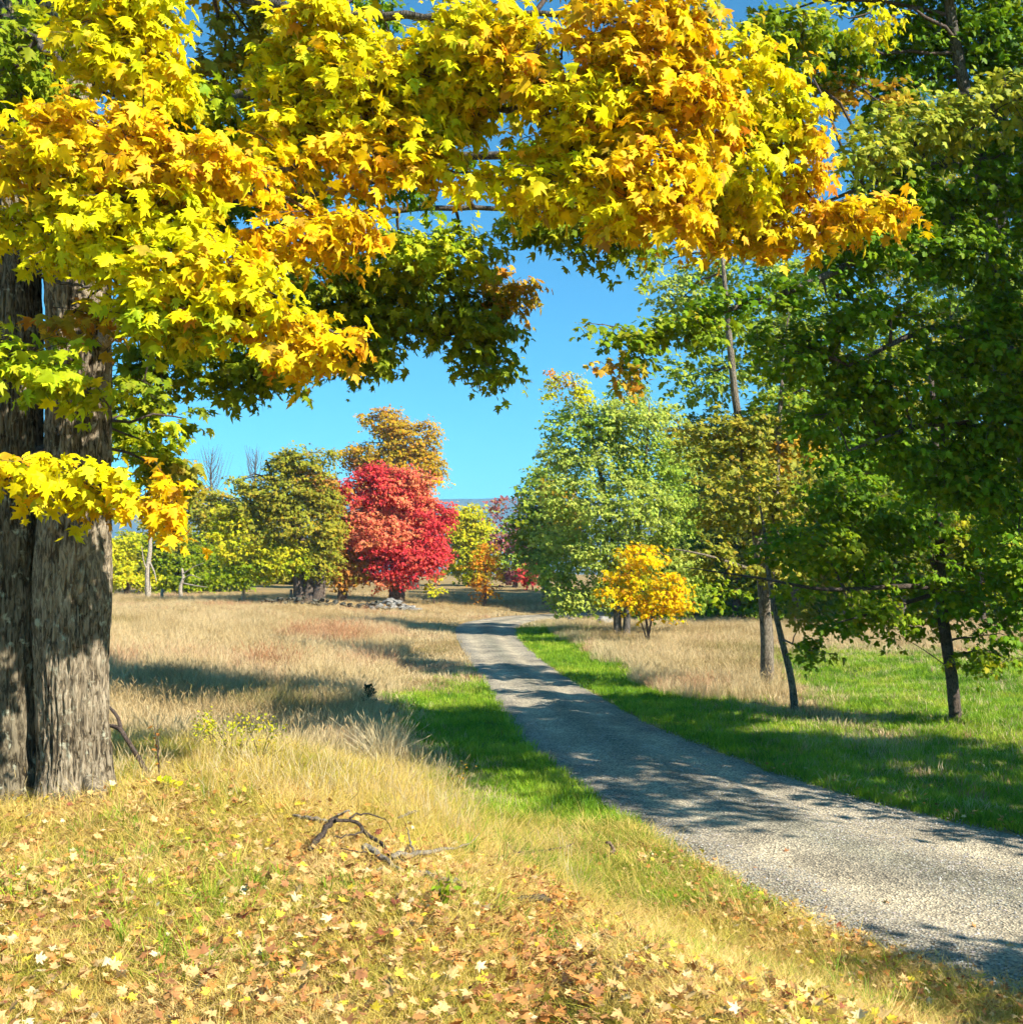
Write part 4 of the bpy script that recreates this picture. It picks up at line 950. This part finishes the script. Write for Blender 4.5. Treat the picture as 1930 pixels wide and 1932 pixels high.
def scatter(name, label, cat, protos, P, scale, tilt=.15):
    c = bpy.data.collections.new(name+'_kinds')
    for p in protos: c.objects.link(p)
    n = len(P); me = bpy.data.meshes.new(name); me.vertices.add(n); me.vertices.foreach_set('co', np.asarray(P, np.float32).ravel())
    rot = np.stack([RNG.normal(0, tilt, n), RNG.normal(0, tilt, n), RNG.uniform(0, 6.283, n)], 1)
    for nm, ty, v, fld in (('rot', 'FLOAT_VECTOR', rot, 'vector'), ('scl', 'FLOAT', scale, 'value'), ('idx', 'INT', RNG.integers(0, len(protos), n), 'value')):
        a = me.attributes.new(nm, ty, 'POINT'); a.data.foreach_set(fld, np.asarray(v, np.int32 if ty == 'INT' else np.float32).ravel())
    o = link(name, me); tag(o, label, cat, kind='stuff')
    g = bpy.data.node_groups.new(name, 'GeometryNodeTree'); g.interface.new_socket('Geometry', in_out='INPUT', socket_type='NodeSocketGeometry'); g.interface.new_socket('Geometry', in_out='OUTPUT', socket_type='NodeSocketGeometry')
    nd, lk = g.nodes, g.links; gi = nd.new('NodeGroupInput'); go = nd.new('NodeGroupOutput'); ip = nd.new('GeometryNodeInstanceOnPoints'); ci = nd.new('GeometryNodeCollectionInfo')
    ci.inputs[0].default_value = c; ci.inputs['Separate Children'].default_value = True; ci.inputs['Reset Children'].default_value = True
    def na(nm, ty):
        a = nd.new('GeometryNodeInputNamedAttribute'); a.data_type = ty; a.inputs[0].default_value = nm; return a.outputs[0]
    lk.new(gi.outputs[0], ip.inputs['Points']); lk.new(ci.outputs[0], ip.inputs['Instance']); ip.inputs['Pick Instance'].default_value = True
    lk.new(na('idx', 'INT'), ip.inputs['Instance Index'])
    e2r = nd.new('FunctionNodeEulerToRotation'); lk.new(na('rot', 'FLOAT_VECTOR'), e2r.inputs[0]); lk.new(e2r.outputs[0], ip.inputs['Rotation'])
    lk.new(na('scl', 'FLOAT'), ip.inputs['Scale']); lk.new(ip.outputs[0], go.inputs[0])
    md = o.modifiers.new('scatter', 'NODES'); md.node_group = g
    return o

M_TAN = grass_mat('dry_meadow_grass', [(.05, (.34, .29, .09)), (.25, (.45, .31, .14)), (.45, (.62, .47, .23)), (.68, (.72, .57, .31)), (.95, (.52, .25, .13))], .3, .22, .32)
M_GRN = grass_mat('verge_grass', [(.1, (.09, .22, .010)), (.4, (.20, .37, .015)), (.7, (.36, .50, .025)), (.95, (.60, .60, .08))], .35, .9)
M_FG = grass_mat('bank_grass', [(.05, (.20, .29, .015)), (.26, (.48, .41, .05)), (.48, (.70, .51, .12)), (.9, (.76, .54, .21))], .3, 1.2)
M_STALK = grass_mat('dry_stalk', [(.1, (.4, .28, .12)), (.5, (.62, .5, .26)), (.9, (.7, .6, .38))], .2, 2)

def fan(n, lo, hi, power, spread=.5):
    d = lo+(hi-lo)*RNG.random(n)**power; return np.stack([RNG.uniform(-spread, spread, n)*d, d], 1)
def grounded(P, sl=None): return np.concatenate([P, height(P, sl)[:, None]], 1)

tall = [tuft('tall_tuft', M_TAN, 22, .18, .60, .5, .0042, .16) for _ in range(5)]
P = fan(64000, 11.5, 74, 1.25, .53); s_ = road_sl(P); L_, R_ = s_; nz = fbm(P*.4, 55)-.5
ml = (L_ > 2.2+nz*1.5) & (P[:, 1] > 16.0+nz*2+.25*np.clip(-P[:, 0]-3, 0, 12))
yy = P[:, 1]
mr = (R_ > 2.3+nz*1.6-.02*yy) & ((yy > 24.5+nz*6) & (P[:, 0] < 8.0+nz*4) & (P[:, 0]-.13*yy < 3.2+nz*2) | (yy > 37+nz*8))
k = (ml & (L_ > 0)) | (mr & (R_ > 0)) | ((yy > 52) & (np.minimum(L_, R_) > -.0) & ((L_ > .4) & (R_ > .0) | (R_ > .4) & (L_ > 0)))
k &= ((L_ > .3) | (R_ > .3))
P = P[k]; scatter('meadow_grass', 'tall dry tan grass covering the meadow on both sides', 'grass', tall, grounded(P), (.55+.5*RNG.random(len(P)))*(.85+.007*P[:, 1])*np.where(P[:, 1] > 50, .42, np.where(P[:, 1] > 36, .7, 1)), .18)

short = [tuft('short_tuft', M_GRN, 22, .13, .15, .7, .0045, 0) for _ in range(5)]
P = fan(70000, 8, 48, 1.5, .53); s_ = road_sl(P); L_, R_ = s_; cv = cover(P, s_)
near = (L_ > .05) & (P[:, 1] > 9.5) & (P[:, 1] < 15) & (L_ < 1.5+1.5*fbm(P*.8, 8))
k = ((L_ > .03-.22*RNG.random(len(P))**2) | (R_ > .03-.22*RNG.random(len(P))**2)) & ((RNG.random(len(P)) < cv*1.1) | near)
P = P[k]; scatter('verge_grass', 'short green grass along the drive and on the right lawn', 'grass', short, grounded(P), (.6+.55*RNG.random(len(P)))*(1+.012*P[:, 1]), .12)

bank = [tuft('bank_tuft', M_FG, 20, .13, .21, 1.6, .0030, 0, 4) for _ in range(8)]
P = fan(46000, 3.6, 15.5, 1.3, .52); s_ = road_sl(P); L_ = s_[0]; nz = fbm(P*.9, 77)
rut = np.exp(-((P[:, 0]-(.15+.05*(P[:, 1]-5)))/.3)**2)*sstep(9, 8, P[:, 1])
k = (L_ > .05) & (RNG.random(len(P)) < (.35+1.0*nz)*(1-.85*rut)) & ((P[:, 1] < 12.5) | (L_ > 1.8))
P = P[k]; scatter('bank_grass', 'matted yellowing grass over the near bank', 'grass', bank, grounded(P), (.45+.55*RNG.random(len(P)))*(.38+.072*P[:, 1]), .3)
M_RUS = grass_mat('russet_grass', [(.1, (.34, .16, .07)), (.5, (.52, .26, .12)), (.9, (.62, .40, .22))], .3, .5)
rus = [tuft('russet_tuft', M_RUS, 20, .2, .6, .4, .005, .2) for _ in range(3)]
P = fan(60000, 16, 56, 1.0, .5); pxp = P[:, 0]/P[:, 1]*F+965; hP = height(P); pyp = HOR+(CAMZ-hP)/P[:, 1]*F; nz = fbm(P*.35, 61)-.5
k = (np.abs(pxp-640)/110+np.abs(pyp-1205)/15+nz*2.2 < .9) | (np.abs(pxp-520)/230+np.abs(pyp-1262)/26+nz*2.2 < .75)
k &= (road_sl(P)[0] > 2) & (RNG.random(len(P)) < .6); P = P[k]; hP = hP[k]
scatter('russet_grass', 'russet patches of tall bluestem grass in the left meadow', 'grass', rus, np.concatenate([P, hP[:, None]], 1), .7+.5*RNG.random(len(P)), .15)
tanshort = [tuft('tan_short_tuft', M_TAN, 18, .16, .16, .8, .005, 0) for _ in range(4)]
P = fan(42000, 13, 60, 1.3, .53); s_ = road_sl(P); L_, R_ = s_; cv = cover(P, s_)
k = ((L_ > .1) & (L_ < 5)) | ((R_ > .1)); k &= RNG.random(len(P)) < (1.0-cv)+.22*sstep(3, 5, P[:, 0]-.13*P[:, 1]+3)
P = P[k]; scatter('mown_dry_grass', 'short dry tan grass beside the far drive and between the lawn and meadow', 'grass', tanshort, grounded(P), (.6+.6*RNG.random(len(P)))*(1+.012*P[:, 1]), .15)
gtuf = [tuft('green_tuft', M_GRN, 16, .07, .2, .8, .004, 0) for _ in range(3)]
P = fan(2600, 3.8, 13, 1.2, .5); s_ = road_sl(P); P = P[(s_[0] > .1) & (fbm(P*.8, 91) > .52)]
scatter('green_tufts', 'scattered fresh green grass tufts in the near bank', 'grass', gtuf, grounded(P), .6+.7*RNG.random(len(P)), .25)
wst = [tuft('stalk_tuft', M_STALK, 5, .2, .5, .35, .0022, .5) for _ in range(4)]
P = fan(2600, 8.5, 15.5, 1.0, .5); s_ = road_sl(P); P = P[(s_[0] > 1.7) & (fbm(P*.7, 15) > .42) & (P[:, 0] > -4.5)]
scatter('dry_stalks', 'thin dry grass stalks standing along the crest of the bank', 'grass', wst, grounded(P), .45+.5*RNG.random(len(P)), .15)
# small gravel-edge lawn tufts on the right verge far end are part of verge_grass; one tall clump stands alone
b = gp(722, 1452); mb = MB()
for q in range(100):
    a = RNG.uniform(0, 6.28); hh = RNG.uniform(.4, .8); sp = RNG.normal(0, .28); o_ = b+[RNG.normal(0, .10), RNG.normal(0, .10), -.02]
    tip = o_+[sp, RNG.normal(0, .2), hh]; mid = (o_+tip)/2+[0, 0, .08]
    tube(mb, smooth_path(np.array([o_, mid, tip]), 6), np.linspace(.0045, .002, 6), 3, (1, 1, 1), cap=False)
    if RNG.random() < .6: dr = norm(tip-mid); tube(mb, [tip-dr*.01, tip+dr*.03, tip+dr*.09], [.002, .006, .001], 4, (1, .96, .9), cap=False)
tag(mb.build('grass_clump', M_STALK), 'tall clump of bleached grass stalks on the bank crest beside the verge', 'grass clump')

def weed(name, label, cat, px, py, h, pal, n, leaf, head=None, m=M_TWIG):
    b = gp(px, py); root = thing(name, label, cat, b); sb, lb = MB(), MB(); hb = MB(); A = [[], [], []]
    for q in range(n):
        tip = b+[RNG.normal(0, .25*h), RNG.normal(0, .2*h), h*RNG.uniform(.6, 1.1)]; P = smooth_path(np.array([b, (b+tip)/2+[0, 0, .1*h], tip]), 8)
        tube(sb, P, np.linspace(.005, .002, 8), 4, cap=False)
        k = RNG.integers(0, 8, 9); A[0].append(P[k]+RNG.normal(0, .015, (9, 3))); A[1].append(RNG.standard_normal((9, 3))*.5+[0, 0, .8]); A[2].append(RNG.standard_normal((9, 3))*[1, 1, .3])
        if head:
            nn = 26; C = tip+np.stack([RNG.normal(0, .05, nn), RNG.normal(0, .04, nn), RNG.normal(0, .06, nn)], 1)
            put_leaves(hb, C, RNG.standard_normal((nn, 3)), RNG.standard_normal((nn, 3)), np.full(nn, .035), pick_col(head, nn), T_OVAL)
    P, Nn, T = [np.concatenate(a) for a in A]; put_leaves(lb, P, Nn, T, leaf*(.7+.6*RNG.random(len(P))), pick_col(pal, len(P)), T_OVAL)
    sb.build('stems', m, root)['kind'] = 'stuff'; lb.build('leaves', M_LEAF, root)['kind'] = 'stuff'
    if head: hb.build('flower_plume', M_LEAF, root)
for px, py, h, lab in [(405, 1425, .42, 'yellow goldenrod plume nearest the old maple on the bank crest'), (437, 1432, .4, 'pair of yellow goldenrod plumes in the middle of the bank crest'), (452, 1440, .36, 'small yellow goldenrod beside the paired plumes'), (492, 1440, .46, 'bushy yellow goldenrod plume nearest the bleached stalk clump'), (365, 1420, .3, 'faded low goldenrod at the left of the bank crest')]:
    weed('goldenrod', lab, 'wildflower', px, py, h, 'ygreen', 3, .05, 'ygreen')
weed('weed_plant', 'dark dried weed stalk beside the leaning dead branch', 'plant', 302, 1478, .5, 'rust', 3, .05)
weed('weed_plant', 'reddish dry weed with leaning stalks left of the green verge', 'plant', 862, 1500, .4, 'ogold', 6, .04)
weed('weed_plant', 'low leafy green weed below the bleached stick', 'plant', 835, 1725, .16, 'green', 7, .06)
weed('weed_plant', 'small bright green seedling at the foot of the leaning branch', 'plant', 315, 1505, .14, 'lime', 5, .09)
b = gp(696, 1338); root = thing('pine_seedling', 'tiny dark pine seedling in the shaded meadow behind the bank', 'seedling', b); mb = MB(); hh = .42
tube(mb, [b, b+[0, 0, hh]], [.015, .005], 5); nb = MB()
for q in range(26):
    t_ = RNG.uniform(.15, 1); a = RNG.uniform(0, 6.28); e = b+[0, 0, hh*t_]; f_ = e+np.array([math.cos(a), math.sin(a), .5])*.2*(1.1-t_*.8)
    n_ = 14; C = e+(f_-e)*RNG.random((n_, 1)); put_leaves(nb, C, RNG.standard_normal((n_, 3)), (f_-e)/np.linalg.norm(f_-e)+.5*RNG.standard_normal((n_, 3)), np.full(n_, .06), np.tile([.03, .07, .03], (n_, 1)), T_OVAL)
mb.build('stem', M_TWIG, root); nb.build('needles', M_FAR, root)['kind'] = 'stuff'

# ------------------------------------------------------------------ air: faint blue haze
bpy.ops.mesh.primitive_cube_add(size=1)
hzb = bpy.context.object; hzb.name = 'haze'; hzb.data.name = 'haze'
hzb.scale = (6600, 3400, 222); hzb.location = (0, 1300, 101)
m, nt, _, lk = newmat('haze_air'); pv = nt.nodes.new('ShaderNodeVolumePrincipled'); pv.inputs['Density'].default_value = .00028; pv.inputs['Color'].default_value = (.30, .64, 1, 1)
out = nt.nodes.new('ShaderNodeOutputMaterial'); lk.new(pv.outputs[0], out.inputs['Volume']); hzb.data.materials.append(m); tag(hzb, 'faint blue haze in the air over the valley', 'haze', kind='stuff')
